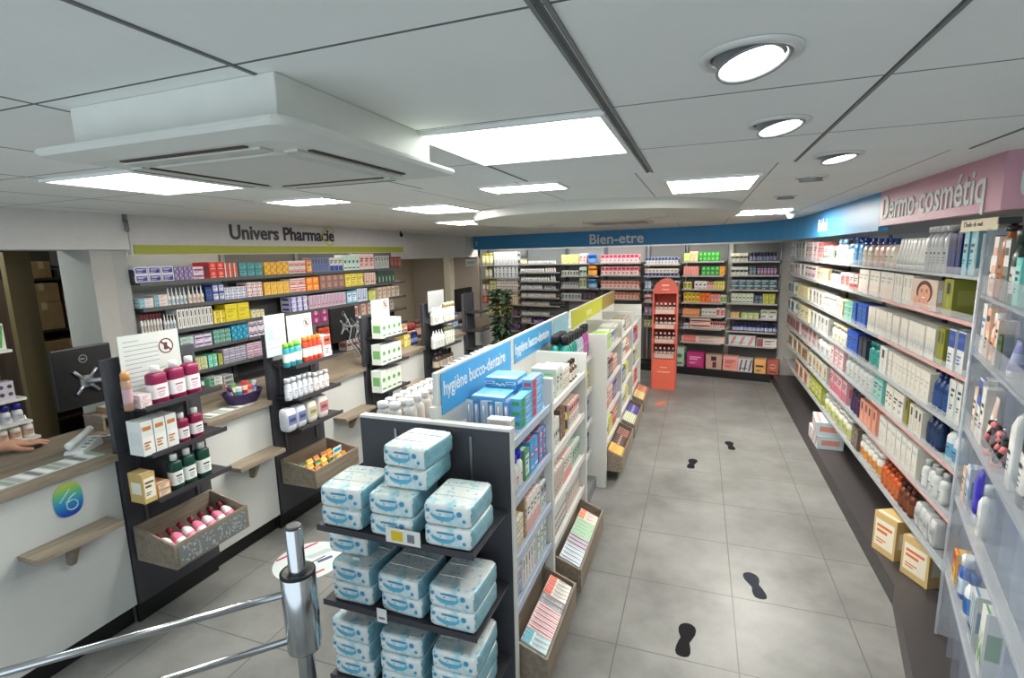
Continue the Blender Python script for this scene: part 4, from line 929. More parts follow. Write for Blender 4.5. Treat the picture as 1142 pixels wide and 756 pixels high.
# ================================================================ GONDOLA IN THE MIDDLE
GX, GR, GL = -1.09, -.72, -1.45
GW = M((206,207,202),.5,var=.02,name='white_shelf_board'); GS = M((150,162,178),.4,name='blue_grey_shelf')
ends = [1.92,2.58,3.45,4.30,5.20,6.10,7.00]
gz = [[1.255,.985,.70,.46],[1.235,.945,.64,.40],[1.20,.92,.64,.36],[1.20,.92,.64,.36],[1.20,.92,.64,.36],[1.20,.92,.64,.36]]
gl = ['with the toothpaste blocks, nearest the entrance','second from the entrance, with the green capped bottle','third, with the black capped bottles on top','fourth, under the lime sign','fifth, under the lime sign','last, facing the coral stand']
sg_ = []
for k in range(6):
    y0,y1 = ends[k],ends[k+1]; t = thing('gondola_unit','white gondola shelf unit '+gl[k],'shelving',(GX,(y0+y1)/2,0)); w=(y1-y0)/2; R_=GR-GX; L_=GL-GX
    MB().box(-.012,.012,-w+.002,w-.002,.08,1.398,GW).build('back_panel',t)
    MB().box(L_+.03,R_-.08,-w+.002,w-.002,0,.10,M((120,122,124),.5)).build('plinth',t)
    zz = gz[k]
    RS_ = R_-(.11 if k==2 else 0)
    for z in zz:
        sh = MB().box(.0125,RS_-.012,-w+.012,w-.042,z-.016,z,GS if k==0 else GW).build('shelf',t)
        MB().box(RS_-.012,RS_-.004,-w+.012,w-.042,z-.026,z+.012,M((170,184,200),.35) if k==0 else M((214,214,210),.4)).build('price_rail',sh)
        MB().box(L_+.012,-.0125,-w+.012,w-.042,z-.016,z,GW).build('shelf',t)
    tops = 1.335 if k==0 else 1.375
    if k in (0,):
        MB().box(R_-.045,R_+.004,w-.038,w-.002,0,1.405,GW).build('post',t)
    else:
        MB().box(L_,R_+.006,w-.038,w-.004,0,1.375 if k<4 else 1.36,GW).build('end_panel',t)
    if k==0:
        e=MB(); e.box(L_,R_+.006,-w-.03,-w+.006,0,1.335,CHAR); e.build('end_panel',t,label='charcoal end panel')
        MB().box(L_,R_+.008,-w-.032,-w+.008,1.335,1.347,GW).build('edge_trim',t); MB().box(R_+.006,R_+.012,-w-.032,-w+.008,0,1.347,GW).build('edge_trim',t)
# topic boards standing along the spine
BB = M((72,158,214),.4,name='sky_blue_board')
for k,(y0,y1,c,ds) in enumerate(((1.955,2.92,BB,'nearest the entrance'),(2.925,3.86,BB,'second along the gondola'),(3.865,4.40,M((150,196,214),.4),'third and shortest along the gondola'))):
    t = thing('topic_board','blue dental hygiene board on the gondola spine, '+ds,'sign',(GX,(y0+y1)/2,1.401)); w=(y1-y0)/2
    MB().box(-.010,.010,-w,w,0,.146,GW).build('board',t); f=MB().box(.0125,.0155,-w+.035,w-.02,(-.055 if k==0 else -.024),.137,c).build('blue_face',t)
    if k<2: lettering('hygiène bucco-dentaire',.098,WT,f,(.016,-w+.05,.030),(PI/2,0,PI/2),sx=.86 if k==0 else .84,ext=.001,bold=.001)
t = thing('topic_board','long lime green topic board at the far end of the gondola','sign',(GX,5.75,1.401)); MB().box(-.010,.010,-1.25,1.25,0,.14,GW).build('board',t)
f=MB().box(.0125,.0155,-1.24,1.24,-.024,.135,M((184,186,60),.45)).build('lime_face',t); MB().box(.0156,.0162,.3,1.24,-.024,.135,M((150,128,70),.5)).build('brown_face',t)
lettering('nature',.10,M((226,226,180),.5),f,(.016,-.6,.02),(PI/2,0,PI/2),ext=.001)
# goods on the gondola, aisle side
def GSf(k,i,ph): return Shelf((GR-.015,ends[k]+.02),(GR-.015,ends[k+1]-.05),gz[k][i],PI/2,ph,.14)
def grun(k,i,items,ph):
    s = GSf(k,i,ph)
    for (a,b,h,n,l,kind,ar,ds,*kw) in items:      # a,b: metres from the unit's near end
        kw = kw[0] if kw else {}
        w=(b-a)/n-.005; dd=kw.pop('d',None) or (.15 if kind==K else min(w,.07)); rows=kw.pop('rows',1); nm=kw.pop('name',None); cat=kw.pop('cat',None)
        lab=ds+' '+ph; grp=None if n*l*rows==1 else ds+'s '+ph
        for r in range(rows):
            for j in range(l):
                for q in range(n):
                    y=ends[k]+.02+a+(b-a)*(q+.5)/n
                    product(kind,w,dd,h/l-.001,ar,kw,(GR-(.11 if k==2 else 0)-.03-dd/2-r*(dd+.006),y,gz[k][i]+.0005+j*h/l),PI/2,lab,grp,nm,cat)
# toothpaste block on the top shelf of the nearest unit
TPc = ((104,176,224),'side',(206,226,240),(60,110,190))
for bl,(y0,y1,lay,z0) in enumerate(((2.15,2.32,3,1.2555),(2.325,2.50,4,1.2555))):
    for j in range(lay):
        for q in range(1,5):
            cc = [((96,172,224),'band',(222,232,240),(60,110,190)),((96,172,224),'wave',(230,240,244),(70,170,110))][(q+j)%2]
            ex = q==4
            if ex: cc = [((70,160,90),'side',(206,226,214),(40,90,190)),((206,70,74),'side',(230,220,224),(60,100,190))][bl]
            lab = ('blue toothpaste carton','blue toothpaste carton','green' ,'red')[0] if not ex else ('green' if bl==0 else 'red')+' faced blue toothpaste carton'
            ph = 'in the '+('nearer lower','farther taller')[bl]+' block on the gondola'
            nm='toothpaste_carton'
            if ex:   # long printed side towards the aisle
                product(K,y1-y0-.004,.052,.047,(( 104,176,224),'side',cc[0],(236,240,244)),{},(GR-.06,(y0+y1)/2,z0+j*.048),PI/2,lab+' '+ph,lab+'s '+ph,nm)
            else:
                product(K,.054,y1-y0-.004,.047,cc,{},(GR-.314+q*.056,(y0+y1)/2,z0+j*.048),0,lab+' '+ph,lab+'s '+ph,nm)
def blister(w,d,h,c,c2):
    mb=MB(); mb.box(-w/2,w/2,-.002,.002,0,h,M(c,.4)); q=MB().lathe([(h*.06,w*.30),(h*.12,w*.36),(h*.84,w*.30),(h*.9,w*.2)],glass((214,226,240),.45),10,0,-.006,1,.5)
    b=MB(); b.lathe([(h*.08,w*.12),(h*.5,w*.10),(h*.86,w*.14)],M(c2,.35),8,0,-.008); return [(None,mb),('blister',q),('toothbrush',b)]
MAKERS['blister']=blister; NAMES['blister']='toothbrush_pack'; CATS['blister']='toothbrush pack'
for q in range(6): product('blister',.036,.02,.135,((70,130,190) if q%2 else (190,206,222),(236,240,244)),{},(GR-.275+q*.037,2.11,1.2555),0,('blue' if q%2 else 'silver')+' backed toothbrush pack before the toothpaste block',('blue' if q%2 else 'silver')+' backed toothbrush packs before the toothpaste block')
for q in range(4): product(K,.052,.11,.024,((228,228,224),'band',(206,200,196),(150,150,160)),{},(GR-.078,2.005,1.2555+q*.0245),PI/2,'flat white carton stacked behind the charcoal end panel','flat white cartons behind the charcoal end panel')
P='on the second gondola shelf by the entrance'
grun(0,1,[(.10,.23,.17,2,1,'bottle',((232,232,230),(240,226,220),(30,36,200)),'white mouthwash bottle with bright blue cap',dict(style='wide',capf=.18)),(.24,.31,.15,1,1,K,((90,150,110),'panel',(206,226,214),(60,120,80)),'green dental carton'),(.32,.45,.165,2,1,K,((86,160,214),'round',(206,60,74),(230,230,240)),'blue carton with red disc'),(.46,.60,.17,2,2,K,((80,150,210),'side',(206,66,74),(240,240,240)),'blue and red carton')],P)
P='on the third gondola shelf by the entrance'
grun(0,2,[(.01,.20,.15,4,2,K,((226,226,220),'stripes',(200,180,110),(80,110,160)),'white carton with gold stripes'),(.22,.25,.20,1,1,K,((176,140,110),'panel',(200,170,140)),'slim tan carton'),(.255,.47,.17,4,1,K,((232,226,222),'bottom',(222,170,160),(80,90,86)),'white carton with pink foot'),(.49,.59,.15,2,1,K,((226,228,224),'top',(150,160,170)),'pale carton with grey top')],P)
P='on the lowest gondola shelf by the entrance'
grun(0,3,[(.02,.16,.14,3,2,K,((214,216,226),'diag',(120,120,170),(90,90,120)),'white carton with violet slashes'),(.17,.38,.16,5,1,K,((232,230,226),'vert',(190,140,130),(90,96,110)),'upright white carton with dark print'),(.40,.58,.17,3,1,K,((230,230,228),'side',(150,190,170),(90,90,100)),'upright white carton with green edge')],P)
P='on the top shelf of the second gondola unit'
grun(1,0,[(.06,.14,.15,1,1,'bottle',((226,232,226),(220,228,222),(40,110,60)),'white bottle with dark green collar',dict(style='wide',p=3,capf=.3)),(.16,.30,.17,2,1,K,((226,230,222),'panel',(206,214,206)),'upright pale sage carton'),(.32,.48,.14,3,1,K,((230,230,224),'stripes',(206,190,170)),'cream striped carton'),(.52,.72,.13,3,1,'bottle',((90,70,60),(214,206,196),(40,36,34)),'small brown bottle',dict(style='round'))],P)
P='on the second shelf of the second gondola unit'
grun(1,1,[(.02,.22,.17,4,1,K,((216,220,212),'band',(190,200,190)),'plain pale carton'),(.24,.36,.19,2,1,K,((120,92,76),'panel',(150,120,100)),'brown carton'),(.38,.44,.17,1,1,'bottle',((226,200,70),(60,60,60),(40,40,40)),'yellow and black bottle',dict(style='wide')),(.46,.74,.16,5,1,K,((226,216,210),'top',(220,150,140)),'white carton with rose top')],P)
P='on the third shelf of the second gondola unit'
grun(1,2,[(.02,.30,.17,6,1,K,((228,224,218),'diag',(200,150,130),(120,130,130)),'white carton with tan slashes'),(.32,.52,.17,4,1,K,((226,220,216),'bottom',(226,150,140)),'white carton with coral foot'),(.54,.76,.16,4,1,K,((216,222,216),'panel',(150,190,160)),'white carton with green panel')],P)
P='on the lowest shelf of the second gondola unit'
grun(1,3,[(.02,.36,.16,9,1,K,((226,226,220),'stripes',(160,150,150),(200,90,90)),'slim white carton with grey stripes'),(.40,.76,.15,8,1,K,((222,214,206),'vert',(190,110,100)),'slim beige carton with red print')],P)
P='on top of the third gondola unit'
grun(2,0,[(.04,.34,.27,4,1,'bottle',((30,140,130),(60,170,156),(24,24,28)),'teal shower bottle with black cap',dict(style='wide',p=2.6,capf=.22,rows=2)),(.36,.56,.26,3,1,'bottle',((176,190,206),(206,214,226),(24,24,28)),'pale blue bottle with black cap',dict(style='wide',capf=.22)),(.58,.76,.27,3,1,'bottle',((176,70,150),(200,120,180),(24,24,28)),'purple shower bottle with black cap',dict(style='wide',capf=.22))],P)
for k in range(2,6):
    for i in range(1,4):
        P='on shelf %s of the %s gondola unit'%(('','two','three','four')[i],('','','third','fourth','fifth','last')[k]); r=random.Random(k*10+i)
        pal=[((60,90,130),'panel',(190,206,220),'steel blue carton'),((206,120,90),'top',(236,210,190),'terracotta carton'),((220,222,216),'band',(120,150,130),'white and sage carton'),((90,60,60),'panel',(200,170,150),'dark brown carton'),((190,60,60),'round',(240,200,190),'red carton'),((200,190,90),'panel',(236,230,160),'straw carton'),((70,60,110),'panel',(180,170,210),'indigo carton'),((226,206,200),'stripes',(190,120,110),'blush striped carton')]
        a=.03; items=[]
        for q,ix in enumerate(r.sample(range(8),3)):
            c=pal[ix]; items.append((a,a+.235,.14+.03*r.random(),4,1,K,(c[0],c[1],c[2]),c[3])); a+=.25
        grun(k,i,items,P)
P='on top of the fourth gondola unit'
grun(3,0,[(.03,.36,.14,4,1,K,((160,206,90),'panel',(206,230,150),(90,130,50)),'bright lime carton'),(.38,.56,.13,3,1,K,((222,224,226),'top',(110,130,180)),'white carton with blue top'),(.58,.82,.15,4,1,K,((206,206,196),'panel',(160,160,150)),'grey beige carton')],P)
P='on top of the fifth gondola unit'
grun(4,0,[(.05,.40,.13,5,1,K,((206,210,200),'band',(120,120,110)),'pale grey banded carton'),(.45,.8,.13,5,1,K,((150,140,130),'panel',(200,190,180)),'taupe panelled carton')],P)
# counter side of the gondola: only the tops show above the charcoal panel
s = Shelf((GL+.015,1.95),(GL+.015,4.3),1.255,-PI/2,'on the counter side of the gondola',.12)
def lrun(y0,y1,h,n,kind,ar,ds,kw={},rows=1,x0=0):
    for r in range(rows):
        for q in range(n):
            w=(y1-y0)/n-.006; product(kind,w,min(w,.06),h,ar,kw,(GL+.05+x0+r*.066,y0+(y1-y0)*(q+.5)/n,1.2555),-PI/2,ds+' on the counter side of the gondola',ds+'s on the counter side of the gondola')
lrun(1.97,2.50,.125,8,'bottle',((232,230,226),(214,214,210),(240,240,240)),'white cleansing bottle',dict(style='wide'),2)
lrun(1.98,2.48,.145,7,'bottle',((228,220,216),(236,226,222),(242,240,238)),'cream cleansing bottle',dict(style='flip'),1,.14)
lrun(2.62,3.0,.16,5,'bottle',((40,80,96),(206,222,226),(30,60,74)),'petrol blue bottle',dict(style='wide'))
lrun(3.02,3.40,.16,5,'bottle',((220,222,222),(120,160,170),(60,90,100)),'white bottle with slate cap',dict(style='wide'),2)
# tilted wooden crates along the foot of the gondola
def gcrate(y0,y1,z,label,items,xf=-.585):
    t = crate(y0,y1,-.785,xf,z,.215,.145,label); y=y0+.02
    for (n,ww,h,c,ds) in items:
        for q in range(n):
            if y+ww>y1-.015: break
            o=product(K,.13,h*.92,ww-.004,c,{},(-.628,y+ww/2,z+.11),0,ds,ds.replace(' carton',' cartons',1).replace(' packet',' packets',1)); o.rotation_euler=(PI/2,0,0); 
            o.rotation_euler=(-PI/2+0,.42,0); o.location=(-.685,y+ww/2-(ww-.004)/2,z+.115); y+=ww
    return t
gcrate(1.96,2.54,.105,'wooden crate of toothpaste at the foot of the first gondola unit',[(3,.03,.14,((206,226,230),'side',(90,170,190)),'white and aqua carton in the nearest floor crate'),(6,.032,.14,((236,216,216),'band',(214,110,120),(120,40,50)),'white and rose carton in the nearest floor crate'),(2,.04,.13,((150,146,150),'panel',(180,176,180)),'grey carton in the nearest floor crate'),(5,.03,.14,((238,232,224),'side',(226,90,70)),'cream and coral carton in the nearest floor crate')])
gcrate(2.66,3.40,.105,'wooden crate at the foot of the second gondola unit',[(4,.04,.14,((216,224,230),'band',(130,160,190)),'white and steel carton in the second floor crate'),(3,.04,.14,((206,196,206),'band',(80,60,100)),'grey and violet carton in the second floor crate'),(5,.04,.14,((206,226,206),'stripes',(110,180,120)),'white and green carton in the second floor crate'),(3,.04,.14,((240,220,206),'side',(232,130,90)),'cream and orange carton in the second floor crate')])
gcrate(4.36,5.16,.12,'wooden crate of dark packets at the foot of the fourth gondola unit',[(4,.05,.14,((232,170,70),'panel',(246,206,120)),'amber packet in the third floor crate'),(5,.05,.14,((60,40,34),'round',(206,150,140),(230,220,210)),'dark brown packet in the third floor crate'),(4,.05,.14,((80,56,44),'panel',(190,130,120)),'cocoa packet in the third floor crate')])
gcrate(5.26,6.04,.12,'wooden crate of white and violet packets beyond the dark packets',[(6,.05,.14,((226,230,200),'dots',(120,140,80),(60,80,60)),'white spotted packet in the fourth floor crate'),(6,.05,.14,((60,50,130),'round',(190,190,220),(220,220,240)),'violet packet in the fourth floor crate')])
gcrate(6.2,6.9,.12,'farthest wooden crate at the foot of the gondola',[(6,.05,.14,((240,206,130),'panel',(246,226,180)),'pale amber packet in the farthest floor crate'),(6,.05,.14,((214,90,70),'panel',(240,190,160)),'tomato red packet in the farthest floor crate')])

# end display of wipes
for z,ds in ((.99,'top'),(.655,'middle'),(.30,'bottom')):
    t = thing('hook_on_shelf',ds+' charcoal shelf of wipes hooked on the gondola end panel','shelf',(-1.09,1.889,z))
    MB().box(-.34,.36,-.352,-.008,-.012,0,M((50,50,56),.4)).build('board',t); MB().box(-.34,.36,-.354,-.352,-.02,.006,M((60,60,66),.4)).build('front_lip',t)
t = thing('slotted_rails','pair of grey slotted rails on the gondola end panel','rail',(-1.09,1.887,0))
for sx in (-.17,.20): MB().box(sx-.006,sx+.006,-.004,-.0005,.2,1.30,M((150,152,156),.35,.8)).build('slotted_rail',t)
def wipe_mat():
    m=bpy.data.materials.new('printed_film'); m.use_nodes=True; nt=m.node_tree; b=nt.nodes['Principled BSDF']; b.inputs['Roughness'].default_value=.22
    tc=nt.nodes.new('ShaderNodeTexCoord'); vo=nt.nodes.new('ShaderNodeTexVoronoi'); vo.inputs['Scale'].default_value=34; nz=nt.nodes.new('ShaderNodeTexNoise'); nz.inputs['Scale'].default_value=20
    nt.links.new(tc.outputs['Object'],vo.inputs['Vector']); nt.links.new(tc.outputs['Object'],nz.inputs['Vector'])
    mr=nt.nodes.new('ShaderNodeMapRange'); mr.inputs['From Min'].default_value=.15; mr.inputs['From Max'].default_value=.2; mr.inputs['To Min'].default_value=1; mr.inputs['To Max'].default_value=0
    nt.links.new(vo.outputs['Distance'],mr.inputs['Value'])
    cr=nt.nodes.new('ShaderNodeValToRGB'); e=cr.color_ramp.elements; e[0].position=.50; e[0].color=(*lin((224,230,228)),1); e[1].position=.70; e[1].color=(*lin((158,208,220)),1); nt.links.new(nz.outputs['Fac'],cr.inputs[0])
    m1=nt.nodes.new('ShaderNodeMix'); m1.data_type='RGBA'; nt.links.new(cr.outputs[0],m1.inputs['A']); m1.inputs['B'].default_value=(*lin((96,170,196)),1)
    mu=nt.nodes.new('ShaderNodeMath'); mu.operation='MULTIPLY'; mu.inputs[1].default_value=.75; nt.links.new(mr.outputs['Result'],mu.inputs[0]); nt.links.new(mu.outputs[0],m1.inputs['Factor']); nt.links.new(m1.outputs['Result'],b.inputs['Base Color'])
    n2=nt.nodes.new('ShaderNodeTexNoise'); n2.inputs['Scale'].default_value=26; nt.links.new(tc.outputs['Object'],n2.inputs['Vector']); bp=nt.nodes.new('ShaderNodeBump'); bp.inputs['Strength'].default_value=.5; bp.inputs['Distance'].default_value=.008; nt.links.new(n2.outputs['Fac'],bp.inputs['Height']); nt.links.new(bp.outputs['Normal'],b.inputs['Normal'])
    return m
WM=wipe_mat(); WBL=M((92,176,206),.3); WSD=M((128,176,190),.25,var=.3,scale=30,bump=.5); WTL=M((70,146,186),.3)
def wipes_mesh(seed):
    r=random.Random(seed); mb=MB(); rs=[]; n=40; w,d,h=.198,.235,.082
    for i,t_ in enumerate((0,.04,.12,.28,.5,.72,.88,.96,1)):
        k=(.90,.965,.99,1,1.0,1,.99,.965,.90)[i]; ring=[]
        for j in range(n):
            a_=2*PI*j/n; c,s_=math.cos(a_),math.sin(a_); q=k*(1+r.uniform(-.012,.012)); ring.append((w/2*q*math.copysign(abs(c)**.2,c),d/2*q*math.copysign(abs(s_)**.2,s_),max(0,h*t_+r.uniform(-.002,.001))))
        rs.append(ring)
    mb.rings(rs,WM); n=40; k=mb.mi(WSD)
    for fi,f in enumerate(mb.f):
        if len(f)==4:
            nx=sum(mb.v[i][0] for i in f)/4; ny=sum(mb.v[i][1] for i in f)/4
            if abs(nx)>w*.47 and abs(ny)<d*.46: mb.m[fi]=k
    for yy in (-.04,.04):
        mb.tube([(-.085,yy,h),(0,yy+.004,h+.0005),(.085,yy,h)],.0022,WM,5)
    return mb.mesh('wipes_pack')
def print_mesh():
    mb=MB(); y=-.1195      # smile shaped blue print and lettering bar on the front, lid sticker on top
    for k in range(10):
        a0,a1=PI+PI*k/10,PI+PI*(k+1)/10; mb.face([(-.015+.05*math.cos(a0),y,.048+.028*math.sin(a0)),(-.015+.05*math.cos(a1),y,.048+.028*math.sin(a1)),(-.015+.05*math.cos(a1)*.9,y,.048+.010*math.sin(a1)),(-.015+.05*math.cos(a0)*.9,y,.048+.010*math.sin(a0))],WBL)
    for x,z,rr_ in ((.052,.055,.011),(.07,.03,.007),(-.075,.058,.008)): mb.face([(x+rr_*math.cos(2*PI*j/10),y,z+rr_*math.sin(2*PI*j/10)) for j in range(10)],WTL)
    mb.face([(-.04,y-.0005,.057),(.03,y-.0005,.057),(.03,y-.0005,.064),(-.04,y-.0005,.064)],WTL); return mb.mesh('front_print')
WMS=[wipes_mesh(k) for k in range(4)]; WPR=print_mesh()
def wipes(x,y,z,label,rz=0):
    o=bpy.data.objects.new('wipes_pack',WMS[random.randrange(4)]); C.objects.link(o); o.location=(x,y,z); o.rotation_euler=(0,0,rz); tag(o,label,'wipes pack')
    p=bpy.data.objects.new('front_print',WPR); C.objects.link(p); p.parent=o; return o
H=.0855; side=['counter side','middle','aisle side']
XS=[-1.315,-1.075,-.835]
lev=['lower','upper']
for tname,z,cols in (('top',.9905,((-1.315,2),(-1.09,2),(-.845,2))),('middle',.6555,((-1.30,2),(-1.068,2),(-.835,2))),('bottom',.3005,((-1.325,3),(-1.085,3),(-.84,3)))):
    for i,(x,n) in enumerate(cols):
        for j in range(n):
            nm=('lower','upper')[j] if n==2 else ('bottom','centre','uppermost')[j]
            wipes(x+random.uniform(-.004,.004),1.675+random.uniform(-.012,.0)-(.006 if i==2 else 0),z+j*H,'blue and white wipes pack, %s of the %s stack, %s rack shelf'%(nm,side[i],tname),random.uniform(-.06,.06))
wipes(-1.06,1.735,.9905+2*H,'blue and white wipes pack lying third high on the top rack shelf',.03)
wipes(-1.055,1.74,.9905+3*H,'topmost blue and white wipes pack on the rack',-.04)
wipes(-1.36,1.735,.6555+2*H,'single wipes pack third high on the middle shelf, counter side',.05)
for (x,z,y,w,h,ds,yc) in ((-1.02,.985,1.530,.15,.06,'white price card with yellow square on the top rack shelf',1),(-1.14,.625,1.530,.045,.06,'small white code card on the middle rack shelf',0),(-1.30,.80,1.60,.035,.035,'tiny white tag below the top rack shelf',0)):
    c_=tag(MB().box(-w/2,w/2,-.001,.001,0,h,WHITE).build('price_card',None,(x,y,z)),ds,'price card')
    if yc: MB().box(-.05,.0,-.0022,-.001,.01,.05,M((222,190,40),.5)).build('yellow_square',c_); MB().box(.02,.05,-.0022,-.001,.012,.045,M((120,124,130),.5)).build('print',c_)
    else: MB().box(-w*.3,w*.3,-.0022,-.001,h*.25,h*.4,M((120,124,130),.5)).build('print',c_)

# ================================================================ CORAL STAND, FLOOR STICKERS, GATE
t = thing('display_stand','tall coral cardboard stand with arched top and four shelves of small bottles','display stand',(-.46,7.78,0))
CO=M((212,102,86),.5,name='coral_card'); COD=M((196,82,66),.55); w=.178; hh=1.44
mb=MB(); n=16
arch=[(-w,0),(w,0),(w,hh)]+[(w*math.cos(PI*k/n),hh+.21*math.sin(PI*k/n)) for k in range(1,n)]+[(-w,hh)]
mb.rings([[(x,.30,z) for x,z in arch],[(x,.285,z) for x,z in arch]],COD,smooth=False); mb.build('back_board',t)
mb=MB(); band=[(w*math.cos(PI*k/n),hh+.21*math.sin(PI*k/n)) for k in range(n+1)]
mb.rings([[(x,.285,z) for x,z in band],[(x,.0,z) for x,z in band]],CO,smooth=False); mb.build('header',t)
for s_ in (-1,1): MB().box(min(s_*w,s_*(w-.022)),max(s_*w,s_*(w-.022)),-.0,.285,0,hh-.001,CO).build('side_panel',t)
MB().box(-w+.022,w-.022,.004,.03,.0,.46,M((236,112,88),.5)).build('front_panel',t)
MB().box(-w*.5,w*.5,.0,.0035,.26,.28,M((244,180,160),.5)).build('print',t); MB().box(-w*.3,w*.3,.0,.0035,.33,.345,M((244,180,160),.5)).build('print',t)
sz=[.52,.745,.965,1.185]
for i,z in enumerate(sz):
    sh=MB().box(-w+.022,w-.022,.01,.284,z-.012,z,COD).build('shelf',t); MB().box(-w+.022,w-.022,.004,.01,z-.05,z+.03,CO).build('front_lip',sh); MB().box(-w*.75,w*.75,.0025,.004,z-.04,z+.018,M((206,190,176),.5)).build('price_strip',sh)
    for q in range(5): product('bottle',.05,.05,.115,((60,44,40),(226,222,214),(236,234,230)),dict(style='round',capf=.22),(-.46-w+.06+q*.0615,7.83,z+.0005),0,'small brown bottle with white cap on the %s shelf of the coral stand'%('lowest','second lowest','second highest','highest')[i],'small brown bottles on the %s shelf of the coral stand'%('lowest','second lowest','second highest','highest')[i])
for x,z,h in ((-.0,1.56,.02),(0,1.50,.012)): MB().box(-.05,.05,-.0012,-.0002,z-h/2,z+h/2,M((244,190,170),.5)).build('print',t)
def foot(px,py,rz,label,c=(26,25,27),k=1.,left=False):
    p=on_z(px,py,0); prof=[(-.128,.012),(-.118,.030),(-.095,.038),(-.06,.036),(-.02,.028),(.01,.029),(.05,.043),(.085,.046),(.112,.038),(.127,.02),(.132,.006)]
    pts=[(x+(.010 if y>.0 else 0)*(-1 if left else 1)+.006*(y*8)*(-1 if left else 1),y) for y,x in prof]+[(-x+(.010 if y>0 else 0)*(-1 if left else 1)+.006*(y*8)*(-1 if left else 1),y) for y,x in reversed(prof)]
    mb=MB(); mb.prism([(x*k,y*k) for x,y in pts],0,.0015,M(c,.8,spec=.15)); return tag(mb.build('floor_sticker',None,(p[0],p[1],.0004),rz),label,'floor sticker')
foot(763,713,.0,'black footprint sticker nearest the camera on the aisle floor')
foot(843,653,.10,'faded blue black footprint sticker, second nearest on the aisle floor',(52,54,64),1.,True)
foot(771,517,0,'black footprint sticker farther along the aisle, gondola side',k=.95)
foot(815,497,.0,'farthest black footprint sticker, side wall side of the aisle',k=.95,left=True)
foot(736.5,450,-.25,'orange footprint sticker in front of the coral stand',(226,120,90),.95)
p=on_z(345,625,0)
t=tag(MB().lathe([(0,.235),(.0015,.235)],M((206,216,216),.5),48).build('floor_sticker',None,(p[0],p[1],.0004)),'round white queue sticker with red bands on the counter side floor','floor sticker')
mb=MB()
def strip2(x0,y0,x1,y1,wd,m):
    d=Vector((x1-x0,y1-y0)).normalized(); nn=Vector((-d.y,d.x))*wd/2; mb.face([(x0-nn.x,y0-nn.y,.0022),(x1-nn.x,y1-nn.y,.0022),(x1+nn.x,y1+nn.y,.0022),(x0+nn.x,y0+nn.y,.0022)],m)
rd=M((190,50,84),.5); nv=M((70,76,120),.5); ikm=M((120,126,130),.5)
strip2(-.215,-.08,-.10,.20,.02,rd); strip2(.10,-.20,.17,-.05,.018,rd); strip2(.02,-.06,.07,.08,.012,M((60,60,64),.5)); strip2(.07,.0,.12,.09,.03,nv); strip2(-.165,.0,-.13,.05,.03,nv)
for k in range(3): strip2(-.05+.02*k,.02-.0*k,.03+.02*k,.16,.006,ikm)
mb.build('print',t)
# entrance gate post with swing arm
t = thing('swing_gate','polished steel entrance gate post with a looped tubular arm','gate',(-1.315,1.30,0))
ST=STEEL; MB().lathe([(0,.09),(.006,.09),(.012,.03),(.5,.0285)],ST,28).build('base',t)
MB().lathe([(.012,.029),(1.125,.029),(1.13,.026)],ST,28).build('pole',t)
MB().lathe([(1.128,.0275),(1.136,.0275),(1.138,.022)],M((90,92,94),.35,.5),24).build('pole_cap',t)
MB().lathe([(.655,.050),(.658,.058),(.665,.060),(.955,.060),(.958,.058)],ST,36,cap1=False).build('sleeve',t)
MB().lathe([(.953,.0605),(.962,.0605),(.963,.052),(.957,.030)],BLACK,36,cap0=False,cap1=False).build('collar',t,label='black collar ring')
dv=Vector((-.70,-.715,0)).normalized()
a0=Vector((0,0,.885))+dv*.055; b0=Vector((0,0,.70))+dv*.055
pts=[a0,a0+dv*1.02]+[a0+dv*(1.02+.09*math.sin(v))+Vector((0,0,-.0925+.0925*math.cos(v))) for v in [PI*k/8 for k in range(1,8)]]+[b0+dv*1.02,b0]
mb=MB(); mb.tube(pts,.0125,ST,14); mb.build('arm',t)

NAMES['carton'] = 'cosmetic_carton'
# ================================================================ SIDE WALL SHELVING
RF=1.2; RZ=[1.905,1.688,1.423,1.172,.955,.702,.44]
GLS=M((150,156,160),.25,name='frosted_shelf'); PKL=M((206,160,154),.35,name='pink_price_rail'); RBK=M((206,208,206),.6)
bays=[(2.92,4.25,'under the pink sign'),(4.25,5.50,'under the blue sign, next to the pink one'),(5.50,6.75,'under the baby sign'),(6.75,8.35,'farthest, at the blue corner')]
for k,(y0,y1,ds) in enumerate(bays):
    t=thing('wall_shelf_unit','side wall cosmetics bay '+ds,'shelving',(1.60,(y0+y1)/2,0),-PI/2); w=(y1-y0)/2
    MB().box(-w,w,-.012,0,.13,2.15,RBK).build('back_panel',t)
    for sx in (-1,1): MB().box(sx*(w-.012)-.008,sx*(w-.012)+.008,-.03,-.012,.13,2.15,GREYM).build('upright',t)
    for i,z in enumerate(RZ):
        sh=MB().box(-w+.003,w-.003,-.39,-.03,z-.012,z,GLS).build('shelf',t)
        MB().box(-w+.003,w-.003,-.398,-.392,z-.014,z+.003,PKL if (k==0 and i in (1,2,4,5)) else M((168,174,178),.25)).build('price_rail',sh)
        MB().box(-w+.003,w-.003,-.400,-.3975,z+.005,z+.04,glass((225,232,236),.2)).build('guard',sh,label='clear acrylic guard')
    MB().box(w-.001,w+.001,-.39,-.03,.2,2.1,glass((225,232,236),.22)).build('divider',t) if k==0 else None
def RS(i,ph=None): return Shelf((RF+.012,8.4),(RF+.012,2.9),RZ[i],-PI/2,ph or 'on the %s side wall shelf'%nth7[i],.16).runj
nth7=['top','second','third','fourth','fifth','sixth','lowest']
B='bottle'
R=RS(0)
